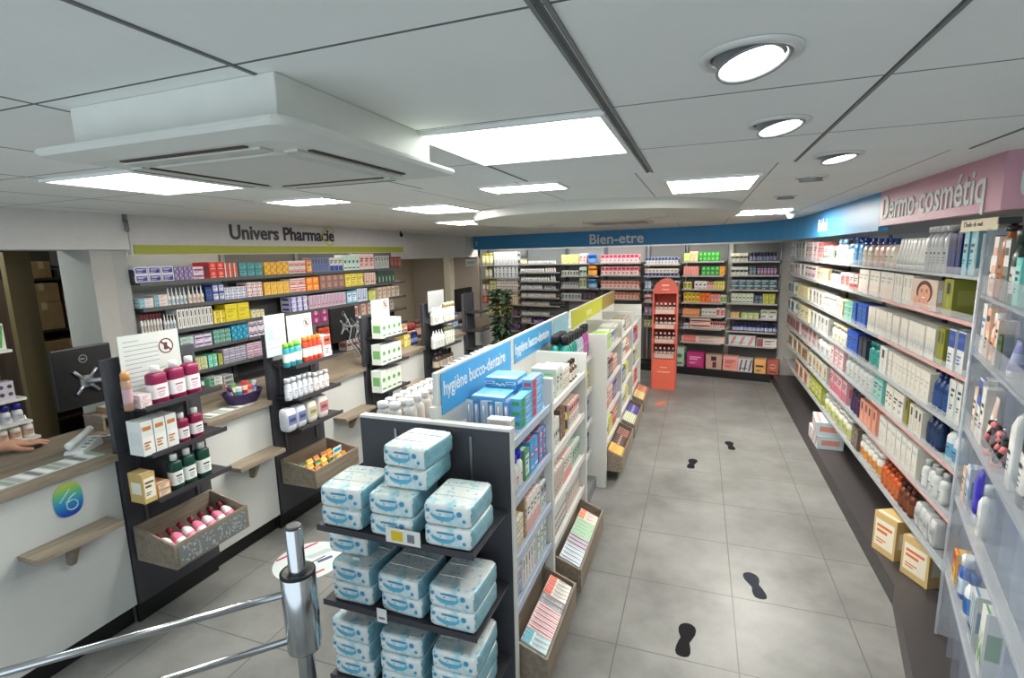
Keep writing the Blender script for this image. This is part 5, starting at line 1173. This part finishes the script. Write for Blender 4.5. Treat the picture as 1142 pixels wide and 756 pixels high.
R(873,885,18,2,1,K,((196,206,222),'panel',(226,230,238)),'pale blue grey carton'); R(886,896,20,3,1,K,((222,222,220),'vert',(160,166,170)),'slim white grey carton'); R(897,909,20,3,1,K,((240,212,216),'panel',(248,230,232)),'pale pink carton'); R(910,916,20,2,1,K,((206,96,106),'panel',(230,160,164)),'rose red carton')
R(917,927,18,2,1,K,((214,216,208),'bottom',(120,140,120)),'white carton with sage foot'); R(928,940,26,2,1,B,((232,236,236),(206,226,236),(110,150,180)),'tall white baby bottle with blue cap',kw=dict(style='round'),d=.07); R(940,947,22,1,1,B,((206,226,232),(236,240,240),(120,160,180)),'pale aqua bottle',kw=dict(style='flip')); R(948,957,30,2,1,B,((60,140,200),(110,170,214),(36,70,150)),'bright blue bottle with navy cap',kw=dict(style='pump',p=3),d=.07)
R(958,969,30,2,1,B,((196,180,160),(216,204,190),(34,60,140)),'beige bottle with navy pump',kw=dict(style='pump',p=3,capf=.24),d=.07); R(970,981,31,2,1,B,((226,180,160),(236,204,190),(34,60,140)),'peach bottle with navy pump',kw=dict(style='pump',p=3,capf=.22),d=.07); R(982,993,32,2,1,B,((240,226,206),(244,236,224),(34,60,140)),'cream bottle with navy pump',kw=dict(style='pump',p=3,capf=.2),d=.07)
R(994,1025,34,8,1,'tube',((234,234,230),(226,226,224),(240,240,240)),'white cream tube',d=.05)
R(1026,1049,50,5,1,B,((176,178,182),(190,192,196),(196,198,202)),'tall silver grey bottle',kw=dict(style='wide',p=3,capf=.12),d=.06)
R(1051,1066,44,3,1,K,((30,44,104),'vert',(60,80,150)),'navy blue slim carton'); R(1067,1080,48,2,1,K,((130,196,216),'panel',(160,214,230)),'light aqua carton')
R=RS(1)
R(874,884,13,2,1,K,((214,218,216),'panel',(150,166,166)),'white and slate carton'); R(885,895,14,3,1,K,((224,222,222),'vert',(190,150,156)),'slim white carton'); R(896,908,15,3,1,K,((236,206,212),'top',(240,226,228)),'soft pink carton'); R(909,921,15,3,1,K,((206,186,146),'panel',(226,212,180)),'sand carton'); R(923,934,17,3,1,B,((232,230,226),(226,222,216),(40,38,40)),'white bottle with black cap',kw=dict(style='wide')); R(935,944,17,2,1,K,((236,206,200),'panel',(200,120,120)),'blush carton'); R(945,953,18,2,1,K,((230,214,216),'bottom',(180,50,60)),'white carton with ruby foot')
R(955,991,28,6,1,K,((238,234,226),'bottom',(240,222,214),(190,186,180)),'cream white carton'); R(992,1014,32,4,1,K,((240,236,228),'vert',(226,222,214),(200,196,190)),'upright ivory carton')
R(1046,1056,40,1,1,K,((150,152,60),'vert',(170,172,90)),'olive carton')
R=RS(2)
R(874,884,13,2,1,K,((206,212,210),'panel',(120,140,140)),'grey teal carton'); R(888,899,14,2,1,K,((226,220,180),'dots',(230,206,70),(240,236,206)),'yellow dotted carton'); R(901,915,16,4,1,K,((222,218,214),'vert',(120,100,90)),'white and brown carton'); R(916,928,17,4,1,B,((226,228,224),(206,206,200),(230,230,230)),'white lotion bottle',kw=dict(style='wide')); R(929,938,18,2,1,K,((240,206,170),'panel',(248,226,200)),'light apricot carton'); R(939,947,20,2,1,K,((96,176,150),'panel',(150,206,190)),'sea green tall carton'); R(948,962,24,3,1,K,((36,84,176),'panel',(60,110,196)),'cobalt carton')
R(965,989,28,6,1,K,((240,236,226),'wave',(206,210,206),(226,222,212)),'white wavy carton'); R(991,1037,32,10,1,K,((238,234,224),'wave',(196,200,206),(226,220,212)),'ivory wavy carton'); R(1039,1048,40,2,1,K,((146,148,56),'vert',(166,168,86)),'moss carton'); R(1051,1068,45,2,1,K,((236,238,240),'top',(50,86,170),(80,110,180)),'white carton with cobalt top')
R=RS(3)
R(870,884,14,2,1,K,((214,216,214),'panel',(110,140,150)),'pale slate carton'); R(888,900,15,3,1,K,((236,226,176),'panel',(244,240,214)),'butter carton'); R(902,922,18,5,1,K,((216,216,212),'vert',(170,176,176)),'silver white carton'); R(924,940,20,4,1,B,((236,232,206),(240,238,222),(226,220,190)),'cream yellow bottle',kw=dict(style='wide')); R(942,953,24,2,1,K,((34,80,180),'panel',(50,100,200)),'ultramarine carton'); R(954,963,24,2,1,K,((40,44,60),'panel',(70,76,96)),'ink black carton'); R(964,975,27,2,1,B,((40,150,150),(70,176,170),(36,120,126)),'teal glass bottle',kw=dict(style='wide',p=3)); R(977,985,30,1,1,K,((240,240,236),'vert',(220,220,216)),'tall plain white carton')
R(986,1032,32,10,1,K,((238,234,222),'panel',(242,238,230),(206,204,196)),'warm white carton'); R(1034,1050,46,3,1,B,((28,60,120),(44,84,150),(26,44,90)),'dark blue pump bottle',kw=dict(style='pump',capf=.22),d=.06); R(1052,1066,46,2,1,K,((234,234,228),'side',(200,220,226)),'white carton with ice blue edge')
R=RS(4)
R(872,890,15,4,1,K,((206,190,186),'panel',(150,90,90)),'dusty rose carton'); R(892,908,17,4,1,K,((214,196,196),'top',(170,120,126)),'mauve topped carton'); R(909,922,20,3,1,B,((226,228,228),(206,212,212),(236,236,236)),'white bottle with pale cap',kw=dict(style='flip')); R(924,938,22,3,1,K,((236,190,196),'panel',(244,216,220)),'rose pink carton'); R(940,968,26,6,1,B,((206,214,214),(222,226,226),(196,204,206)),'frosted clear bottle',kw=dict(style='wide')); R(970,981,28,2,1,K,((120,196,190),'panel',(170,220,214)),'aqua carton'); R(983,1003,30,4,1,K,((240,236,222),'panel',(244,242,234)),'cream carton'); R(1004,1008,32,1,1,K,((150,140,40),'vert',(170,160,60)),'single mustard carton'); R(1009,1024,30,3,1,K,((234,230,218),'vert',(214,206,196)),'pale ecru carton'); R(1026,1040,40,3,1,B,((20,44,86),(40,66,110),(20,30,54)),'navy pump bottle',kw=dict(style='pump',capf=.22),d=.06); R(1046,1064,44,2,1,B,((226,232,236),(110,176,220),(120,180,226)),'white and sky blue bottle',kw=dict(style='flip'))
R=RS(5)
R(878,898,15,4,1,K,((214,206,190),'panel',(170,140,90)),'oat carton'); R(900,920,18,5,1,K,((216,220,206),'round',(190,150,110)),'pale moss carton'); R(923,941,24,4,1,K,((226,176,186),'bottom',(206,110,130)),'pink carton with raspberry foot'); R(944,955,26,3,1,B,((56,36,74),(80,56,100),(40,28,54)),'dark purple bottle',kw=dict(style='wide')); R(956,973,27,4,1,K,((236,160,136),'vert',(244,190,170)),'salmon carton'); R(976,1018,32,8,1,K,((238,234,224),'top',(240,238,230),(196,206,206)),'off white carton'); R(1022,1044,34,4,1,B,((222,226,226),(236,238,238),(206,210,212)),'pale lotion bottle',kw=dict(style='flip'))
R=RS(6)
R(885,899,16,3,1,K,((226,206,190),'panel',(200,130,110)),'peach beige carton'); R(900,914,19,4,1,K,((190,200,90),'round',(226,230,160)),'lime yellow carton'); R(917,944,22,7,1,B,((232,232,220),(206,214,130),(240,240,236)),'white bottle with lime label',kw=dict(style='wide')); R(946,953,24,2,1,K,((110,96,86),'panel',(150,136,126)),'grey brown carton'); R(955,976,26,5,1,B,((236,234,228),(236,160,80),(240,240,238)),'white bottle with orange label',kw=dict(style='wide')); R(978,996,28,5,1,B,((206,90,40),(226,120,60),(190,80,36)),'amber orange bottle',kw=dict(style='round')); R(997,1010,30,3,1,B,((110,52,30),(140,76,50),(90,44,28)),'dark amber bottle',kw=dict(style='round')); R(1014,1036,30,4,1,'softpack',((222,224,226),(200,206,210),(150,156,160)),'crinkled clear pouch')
# face picture carton (a printed smiling face) on the second shelf
t=product(K,.27,.03,.172,((222,206,190),'plain'),{},(1.232,3.585,RZ[1]+.0005),-PI/2+.12,'carton printed with a smiling face on the second side wall shelf',None,'portrait_carton')
def ell(mb,cx,cz,rx,rz_,y,m,n=20): mb.face([(cx+rx*math.cos(2*PI*k/n),y,cz+rz_*math.sin(2*PI*k/n)) for k in range(n)],m)
mb=MB(); y=-.0165; skin=M((206,150,126),.5); hair=M((70,44,34),.6)
mb.face([(-.092,y,.003),(.092,y,.003),(.092,y,.192),(-.092,y,.192)],M((196,176,160),.5))
ell(mb,.005,.115,.058,.075,y-.0006,hair); mb.face([(-.03,y-.001,.003),(.05,y-.001,.003),(.03,y-.001,.07),(-.015,y-.001,.07)],skin); ell(mb,.006,.105,.043,.060,y-.0014,skin)
for x in (-.012,.024): ell(mb,x,.118,.008,.0045,y-.0022,M((60,40,34),.5),10); ell(mb,x,.130,.011,.003,y-.0022,hair,10)
ell(mb,.006,.103,.006,.004,y-.0022,M((190,126,104),.5),10); ell(mb,.006,.078,.020,.009,y-.0022,M((190,90,90),.5),14); ell(mb,.006,.080,.016,.005,y-.003,WHITE,12)
ell(mb,-.045,.055,.022,.034,y-.0026,skin); fo=mb.build('printed_face',t); fo.scale=(1.45,1,.88)
# shelf talker
t=tag(MB().box(-.002,.002,-.17,.17,0,.055,M((206,196,170),.5)).build('shelf_talker',None,(1.20,3.0,2.115)),'cream header strip with small lettering above the navy cartons','sign')
lettering("L'huile de nuit",.032,M((40,36,34),.5),t,(-.0025,.14,.022),(PI/2,0,-PI/2),ext=.0005)
MB().box(-.001,.001,-.012,.012,-.21,0,glass()).build('holder',t)
# boxes standing on the plinth
for i,(y,z,ds) in enumerate(((5.62,.131,'lower white and blue flat box on the side plinth'),(5.60,.262,'upper white and blue flat box on the side plinth'))):
    product(K,.42 if i==0 else .36,.22,.13,((206,222,226),'diag',(226,150,140),(120,170,190)),{},(1.235,y+.02,z),-PI/2-.1*i,ds,None,'flat_box','box')
KR=(206,176,120)
for px,py,ws,hs_,ds in ((984,627,.17,.26,'kraft gift box behind the front one on the side plinth'),(1008,640,.18,.24,'front kraft gift box on the side plinth')):
    p=on_z(px,py,.13); product(K,ws,.14,hs_,(KR,'panel',(232,226,206),(214,110,60)),{},(p[0]+.09,p[1]+(.13 if px<1000 else -.02),.1305),-PI/2+.45,ds,None,'gift_box','box')
# angled near unit
NA=np.array([1.18,2.87]); NB=np.array([.86,1.60]); nd=(NB-NA)/np.linalg.norm(NB-NA); nrot=math.atan2(nd[1],nd[0])
NZ=[1.835,1.575,1.222,.875,.48]
t=thing('wall_shelf_unit','angled acrylic cosmetics unit nearest the camera','shelving',(NA[0],NA[1],0),nrot); L=float(np.linalg.norm(NB-NA))
MB().box(0,L,.44,.455,.13,2.12,RBK).build('back_panel',t)
for i,z in enumerate(NZ):
    sh=MB().box(.004,L,.012,.438,z-.012,z,glass((206,212,218),.45,.1)).build('shelf',t,label='translucent acrylic shelf')
    MB().box(.004,L,.0,.012,z-.013,z+.002,glass((200,206,214),.5,.08)).build('price_rail',sh)
    MB().box(.004,L,.002,.0045,z+.0065,z+.085,glass((222,228,236),.22,.06)).build('guard',sh,label='clear acrylic guard')
MB().box(-.006,.0,-.0,.43,.131,2.12,glass((216,222,230),.32,.06)).build('side_panel',t,label='clear acrylic side panel')
for x in (.16,.30,.46,.62,.80,.98): MB().box(x-.003,x+.003,.02,.43,.131,1.82,glass((206,212,226),.20,.06)).build('divider',t,label='clear acrylic divider')
MB().tube([(.0,-.004,.131),(.0,-.004,2.10)],.007,glass((225,230,238),.5,.05),8).build('edge_profile',t)
def NS(i,ph): return Shelf((NA[0],NA[1]),(NB[0],NB[1]),NZ[i],nrot,ph,.1)
def near(px0,px1,i,h,kind,ar,ds,kw={},d=.06,name=None,sb=.02,w=.07,along=None):
    s=NS(i,''); s.A=s.A-s.N*(d/2+sb); t=along if along else s.s_of((px0+px1)/2,h/2)
    p=s.A+s.D*t
    return product(kind,w,d,h,ar,kw,(p[0],p[1],NZ[i]+.0005),nrot,ds,None,name)
near(1084,1091,0,.255,B,((240,236,230),(236,230,222),(60,50,44)),'slim white bottle with dark cap on the near unit top shelf',dict(style='wide'),along=.03,w=.045)
near(1092,1107,0,.25,K,((240,228,218),'stripes',(232,180,150),(190,150,130)),'cream carton with peach stripes on the near unit top shelf',along=.105,w=.085)
near(1108,1122,0,.325,B,((150,84,30),(170,100,44),(26,24,28)),'tall amber bottle with black pump on the near unit',dict(style='pump',p=5,capf=.17),along=.215,w=.10)
near(1123,1133,0,.24,K,((116,122,116),'top',(226,224,222),(70,76,72)),'grey green carton with white label on the near unit',along=.325,w=.085)
near(1134,1141,0,.27,B,((46,64,58),(214,216,210),(36,50,46)),'dark green bottle with white label on the near unit',dict(style='wide',p=4),along=.425,w=.08)
near(1142,1152,0,.17,K,((110,206,196),'panel',(150,222,212)),'turquoise carton at the frame edge of the near unit',along=.53,w=.08)
near(1072,1088,1,.22,K,((232,228,220),'panel',(240,236,228),(90,120,180)),'white carton with blue print on the near unit second shelf',along=.05,w=.085)
near(1089,1100,1,.20,B,((240,222,200),(226,170,130),(240,236,230)),'peach labelled bottle on the near unit second shelf',dict(style='wide'),along=.235)
near(1104,1121,1,.13,K,((62,84,46),'top',(80,104,60),(40,56,34)),'small dark green carton on the near unit second shelf',along=.40)
near(1126,1133,1,.13,'tube',((120,120,190),(190,196,230),(230,230,240)),'lavender tube on the near unit second shelf',along=.53)
near(0,0,1,.21,K,((240,206,180),'top',(236,170,140)),'tall peach carton on the near unit second shelf',w=.07,along=.145)
near(0,0,1,.18,K,((232,214,200),'side',(226,150,120)),'short blush carton on the near unit second shelf',w=.06,along=.315)
near(0,0,2,.26,K,((226,226,222),'top',(60,96,180)),'white carton with royal blue top on the near unit third shelf',w=.075,along=.165)
near(0,0,2,.24,K,((222,218,208),'panel',(236,232,224)),'plain ecru carton on the near unit third shelf',w=.07,along=.25)
near(0,0,2,.22,'tube',((236,206,186),(240,222,206),(226,150,120)),'peach tube on the near unit third shelf',w=.06,along=.33)
near(0,0,3,.20,K,((206,214,222),'stripes',(120,160,200)),'pale blue striped carton on the near unit fourth shelf',w=.07,along=.14)
near(0,0,3,.22,B,((226,228,226),(236,236,230),(200,204,206)),'clear white bottle on the near unit fourth shelf',dict(style='flip'),w=.06,along=.40)
near(0,0,4,.22,K,((214,218,214),'diag',(90,140,180)),'white carton with blue slashes low in the near unit',w=.08,along=.54)
def hairband(x,z,label,rz):
    s=NS(1,''); p=s.A+s.D*x-s.N*.03; t=thing('hair_band',label,'hair band',(p[0],p[1],z),nrot+rz)
    mb=MB(); pk1=M((226,130,130),.6); bk=M((34,28,30),.6)
    for k in range(18):
        a0,a1=2*PI*k/18,2*PI*(k+1)/18; q=[(.05*math.cos(v),.012*math.sin(3*v),.062*math.sin(v)) for v in (a0,(a0+a1)/2,a1)]; mb.tube(q,.011,pk1 if k%3==0 else bk,7)
    mb.build('band',t); MB().tube([(0,0,.062),(0,0,.075),(0,.02,.08)],.003,STEEL,6).build('hook',t); MB().lathe([(-.012,.014),(.012,.014)],pk1,10,.0,-.012).build('bead',t,(0,0,-.06))
hairband(.45,1.308,'twisted pink and black hair band hanging on the near unit',.1); hairband(.58,1.309,'second twisted hair band, nearer the frame edge',-.15)
near(1120,1133,2,.34,B,((230,230,224),(240,240,236),(30,30,32)),'tall white bottle with black cap on the near unit third shelf',dict(style='flip',p=4,capf=.2),.08,along=.74)
near(1134,1146,2,.34,B,((28,28,34),(232,232,230),(24,24,28)),'tall black bottle with white label on the near unit third shelf',dict(style='wide',p=4,capf=.15),.08,along=.90)
near(1062,1074,2,.20,K,((222,196,170),'panel',(240,220,200)),'peach beige carton on the near unit third shelf',along=.08)
near(1079,1095,3,.24,'standup',((58,48,170),(70,62,186),(226,226,236)),'royal purple tube standing on its white cap',{},.05,w=.085,along=.28)
near(1056,1066,3,.16,K,((226,190,160),'panel',(240,214,190)),'apricot carton on the near unit fourth shelf',along=.05)
near(1066,1076,4,.20,B,((40,90,170),(206,226,240),(236,240,244)),'blue bottle low in the near unit',dict(style='wide'),along=.21)
near(1078,1086,4,.20,B,((226,230,232),(60,120,190),(40,80,150)),'white bottle with blue cap low in the near unit',dict(style='flip'),along=.37)
near(1108,1122,4,.26,K,((226,228,224),'wave',(120,160,110),(190,200,180)),'tall white carton with green leaves low in the near unit',along=.72)
near(1044,1051,4,.15,K,((240,190,60),'top',(226,90,70)),'yellow and red carton low in the near unit',along=.08)

# ================================================================ BEHIND THE COUNTER: SIDE SHELF AND STOREROOM
zs=[on_x(12,322,-4.22)[2],on_x(22,388,-4.22)[2],on_x(26,443,-4.22)[2],on_x(26,470,-4.22)[2],on_x(34,488,-4.22)[2]]; ye=2.05
t=thing('wall_shelf_unit','white open shelf end beside the storeroom opening','shelving',(-4.36,1.65,0)); 
MB().box(-.14,-.12,-.40,.36,0,2.12,M((110,106,98),.6)).build('back_panel',t)
for z,e in zip(zs,(.28,.33,.36,.37,.40)): MB().box(-.12,.14,-.40,e,z-.018,z,WHITE).build('shelf',t)
for sy in (-.39,.20): MB().box(-.119,-.10,sy-.01,sy+.01,0,2.1,GREYM).build('upright',t)
def sf(y,i,w,h,kind,ar,ds,kw={}): product(kind,w,.07,h,ar,kw,(-4.28,y,zs[i]+.0005),PI/2,ds,None)
sf(1.86,0,.10,.10,K,((110,190,190),'panel',(236,236,230)),'aqua carton on the side shelf top'); 
sf(1.90,1,.13,.17,K,((226,226,220),'diag',(90,170,80),(220,70,60)),'white carton with green and red print on the side shelf'); sf(1.76,1,.09,.24,B,((206,70,96),(236,200,206),(226,120,140)),'rose bottle on the side shelf',dict(style='wide'))
sf(1.92,2,.09,.12,K,((206,200,210),'dots',(90,80,120),(70,70,80)),'speckled grey carton on the side shelf'); sf(1.81,2,.09,.12,K,((190,186,206),'dots',(110,90,150),(70,70,80)),'speckled violet carton on the side shelf')
for q,y in enumerate((1.84,1.905,1.97)): sf(y,3,.055,.12,B,((232,232,236),(214,216,226),(44,46,140)),('first','second','third')[q]+' white bottle with indigo cap on the side shelf, counted from the left',dict(style='wide',capf=.3))
for q,y in enumerate((1.87,1.94,2.01)): sf(y,4,.06,.15,B,((236,234,226),(226,190,170),(240,240,236)),('first','second','third')[q]+' white nozzle bottle with peach label, counted from the left',dict(style='point',capf=.36))
struct(MB().box(-4.86,-4.80,2.30,2.46,0,2.16,M((96,84,56),.6)).build('trim_7'))
struct(MB().box(-5.25,-5.20,3.26,3.44,0,2.3,M((160,156,150),.6)).build('trim_8'))
t=thing('storage_cabinet','dark wooden storeroom cabinet stacked with cardboard boxes','cabinet',(-5.35,2.86,0))
MB().box(-.28,-.26,-.34,.34,0,1.95,DKWOOD).build('back_panel',t)
for sy in (-1,1): MB().box(-.26,.2,sy*.33-.012,sy*.33+.012,0,1.95,DKWOOD).build('side_panel',t)
for z in (.1,.75,1.12,1.52,1.95): MB().box(-.26,.2,-.318,.318,z-.02,z,DKWOOD).build('shelf',t)
def cbox(y,z,w,h,d,ds,x=-5.3,pr=True):
    t=tag(MB().box(-d/2,d/2,-w/2,w/2,0,h,CARD).build('cardboard_box',None,(x,y,z),0,.004),ds,'box')
    MB().box(-d/2-.001,d/2+.001,-.02,.02,h-.06,h+.001,M((200,176,130),.4)).build('tape',t)
    if pr: MB().box(d/2+.0005,d/2+.0015,-w*.36,-w*.18,h*.2,h*.75,M((150,60,40),.6)).build('print',t)
cbox(2.68,1.7505,.25,.16,.30,'low cardboard box on the upper left of the storeroom cabinet',pr=False)
cbox(2.99,1.521,.26,.36,.30,'tall cardboard box on the upper right of the storeroom cabinet')
cbox(2.68,1.521,.26,.228,.3,'dim cardboard box under the low one in the cabinet',pr=False)
cbox(2.84,1.121,.42,.30,.3,'wide cardboard box with red marks in the storeroom cabinet')
cbox(2.74,1.951,.14,.14,.16,'small tan box on top of the storeroom cabinet',pr=False)
t=thing('black_printer','black flat printer on top of the storeroom cabinet','printer',(-5.3,2.99,1.951)); MB().box(-.14,.14,-.16,.16,0,.075,BLACK).build('housing',t,bevel=.008); MB().box(-.10,.145,-.10,.10,.08,.10,BLACK).build('paper_tray',t)

# ================================================================ THE PERSON AT THE FIRST TILL (only a forearm and hand reach into view)
def skin_mesh(name,V,Ed,R,mat,sub=2,root=0):
    me=bpy.data.meshes.new(name); me.from_pydata(V,Ed,[]); me.update(); o=bpy.data.objects.new(name,me); C.objects.link(o)
    o.modifiers.new('skin','SKIN'); sv=me.skin_vertices[0].data if me.skin_vertices else None
    return o
SK=M((196,146,120),.5,var=.05,name='skin'); CLO=M((226,228,226),.7,var=.04,name='white_coat_cloth')
pr=thing('person','person in a white coat behind the first till, one hand on the worktop','person',(-3.92,1.12,0))
def blob(name,mat,chains,par,seg=14):
    """limbs: each chain is a list of (x,y,z,rx,ry?) rings swept along it"""
    mb=MB()
    for ch in chains:
        pts=[c[:3] for c in ch]; rs=[c[3] for c in ch]; mb.tube(pts,rs,mat,seg)
    return mb.build(name,par)
def skinned(name,mat,verts,edges,radii,par,sub=2):
    me=bpy.data.meshes.new(name); me.from_pydata(verts,edges,[]); o=bpy.data.objects.new(name,me); C.objects.link(o); o.parent=par
    bpy.context.view_layer.objects.active=o
    m=o.modifiers.new('skin','SKIN'); m.use_smooth_shade=True
    for i,r in enumerate(radii): me.skin_vertices[0].data[i].radius=(r,r)
    me.skin_vertices[0].data[0].use_root=True
    s=o.modifiers.new('sub','SUBSURF'); s.levels=sub; s.render_levels=sub
    me.materials.append(mat); return o
bo=Vector((-3.92,1.12,0)); rel=lambda x,y,z:(x-bo.x,y-bo.y,z)
# body under the clothes: one continuous skinned figure with the reaching arm and five fingers
V=[];Ed=[];Rd=[]
def av(p,r,par=None):
    V.append(p);Rd.append(r)
    if par is not None: Ed.append((par,len(V)-1))
    return len(V)-1
pel=av((0,0,.98),.15); sp=av((0,.01,1.16),.135,pel); chs=av((.01,.02,1.36),.15,sp); nk=av((.02,.02,1.52),.06,chs); hd=av((.05,.03,1.64),.085,nk); hd2=av((.05,.03,1.73),.075,hd)
for s_ in (-1,1):
    hp=av((0,s_*.10,.92),.10,pel); kn=av((.02,s_*.11,.50),.065,hp); an=av((0,s_*.11,.09),.042,kn); av((.12,s_*.12,.045),.036,an)
sl=av((.0,-.19,1.42),.07,chs); el=av((.08,-.26,1.15),.05,sl); wr0=av((.26,-.20,1.09),.03,el); hh_=av((.34,-.17,1.075),.035,wr0)
for k in range(4): f1=av((.40,-.20+.022*k,1.072),.010,hh_); av((.45,-.205+.025*k,1.055),.008,f1)
f1=av((.36,-.12,1.07),.011,hh_); av((.40,-.10,1.058),.009,f1)
sr=av((.03,.20,1.42),.07,chs); er=av((.20,.30,1.18),.048,sr)
e_w=Vector(rel(-3.565,1.49,1.088)); wr=av(tuple(e_w),.029,er); md=av(rel(-3.545,1.575,1.085),.032,wr); pm_=av(rel(-3.53,1.615,1.078),.034,md)
hx,hy=-3.52,1.62
fing=[((-.030,.006),(-.040,.046),(-.047,.070),(-.051,.086)),((-.010,.014),(-.014,.064),(-.017,.094),(-.019,.111)),((.012,.012),(.014,.060),(.016,.090),(.017,.106)),((.032,.004),(.041,.042),(.047,.064),(.051,.078))]
for k,f in enumerate(fing):
    q=pm_
    for j,(dx,dy) in enumerate(f): q=av(rel(hx+dx,hy+dy+.01,(1.075,1.073,1.062,1.051)[j]),(.0105,.0082,.0075,.0066)[j],q)
q=av(rel(hx+.035,hy-.035,1.066),.013,md); q=av(rel(hx+.060,hy-.008,1.058),.0105,q); av(rel(hx+.066,hy+.018,1.051),.0085,q)
body=skinned('body',SK,V,Ed,Rd,pr)
V2=[(0,0,.55),(0,0,.80),(0,0,.98),(0,.01,1.16),(.01,.02,1.36),(.015,.02,1.47),(0,-.19,1.42),(.07,-.25,1.19),(.03,.20,1.42),(.165,.275,1.235)]
skinned('coat',CLO,V2,[(0,1),(1,2),(2,3),(3,4),(4,5),(4,6),(6,7),(4,8),(8,9)],[.19,.18,.172,.158,.172,.085,.088,.072,.088,.07],pr)
skinned('trousers',M((50,54,66),.7),[(0,0,.90),(0,-.1,.86),(.02,-.11,.5),(0,-.11,.12),(0,.1,.86),(.02,.11,.5),(0,.11,.12)],[(0,1),(1,2),(2,3),(0,4),(4,5),(5,6)],[.14,.115,.08,.065,.115,.08,.065],pr)
mb=MB(); mb.lathe([(1.60,.085),(1.66,.105),(1.74,.103),(1.79,.075),(1.815,.02)],M((60,44,34),.6),20,.035,.03,1,.9); mb.build('hair',pr)
mb=MB(); fx=.05+.085
for s_ in (-1,1): mb.lathe([(-.009,.002),(-.004,.009),(.004,.009),(.009,.002)],WHITE,10,fx,.03+s_*.032)
ey=mb.build('eyes',pr,(-.005,0,1.665))
mb=MB(); mb.hexa([(fx-.01,.016,1.615),(fx+.022,.02,1.615),(fx+.022,.04,1.615),(fx-.01,.044,1.615),(fx-.01,.024,1.66),(fx+.004,.026,1.66),(fx+.004,.034,1.66),(fx-.01,.036,1.66)],SK); mb.build('nose',pr,bevel=.004)
MB().box(fx-.012,fx+.001,.008,.052,1.585,1.595,M((170,96,90),.5)).build('mouth',pr,bevel=.003)
t=thing('computer_mouse','dark computer mouse under the hand on the first till','mouse',(-3.515,1.665,CT)); MB().lathe([(0,.025),(.006,.028),(.009,.027)],BLACK,16,0,0,1,1.5).build('body',t); MB().lathe([(.0091,.006),(.0115,.005)],GREYM,10,0,.018).build('wheel',t)
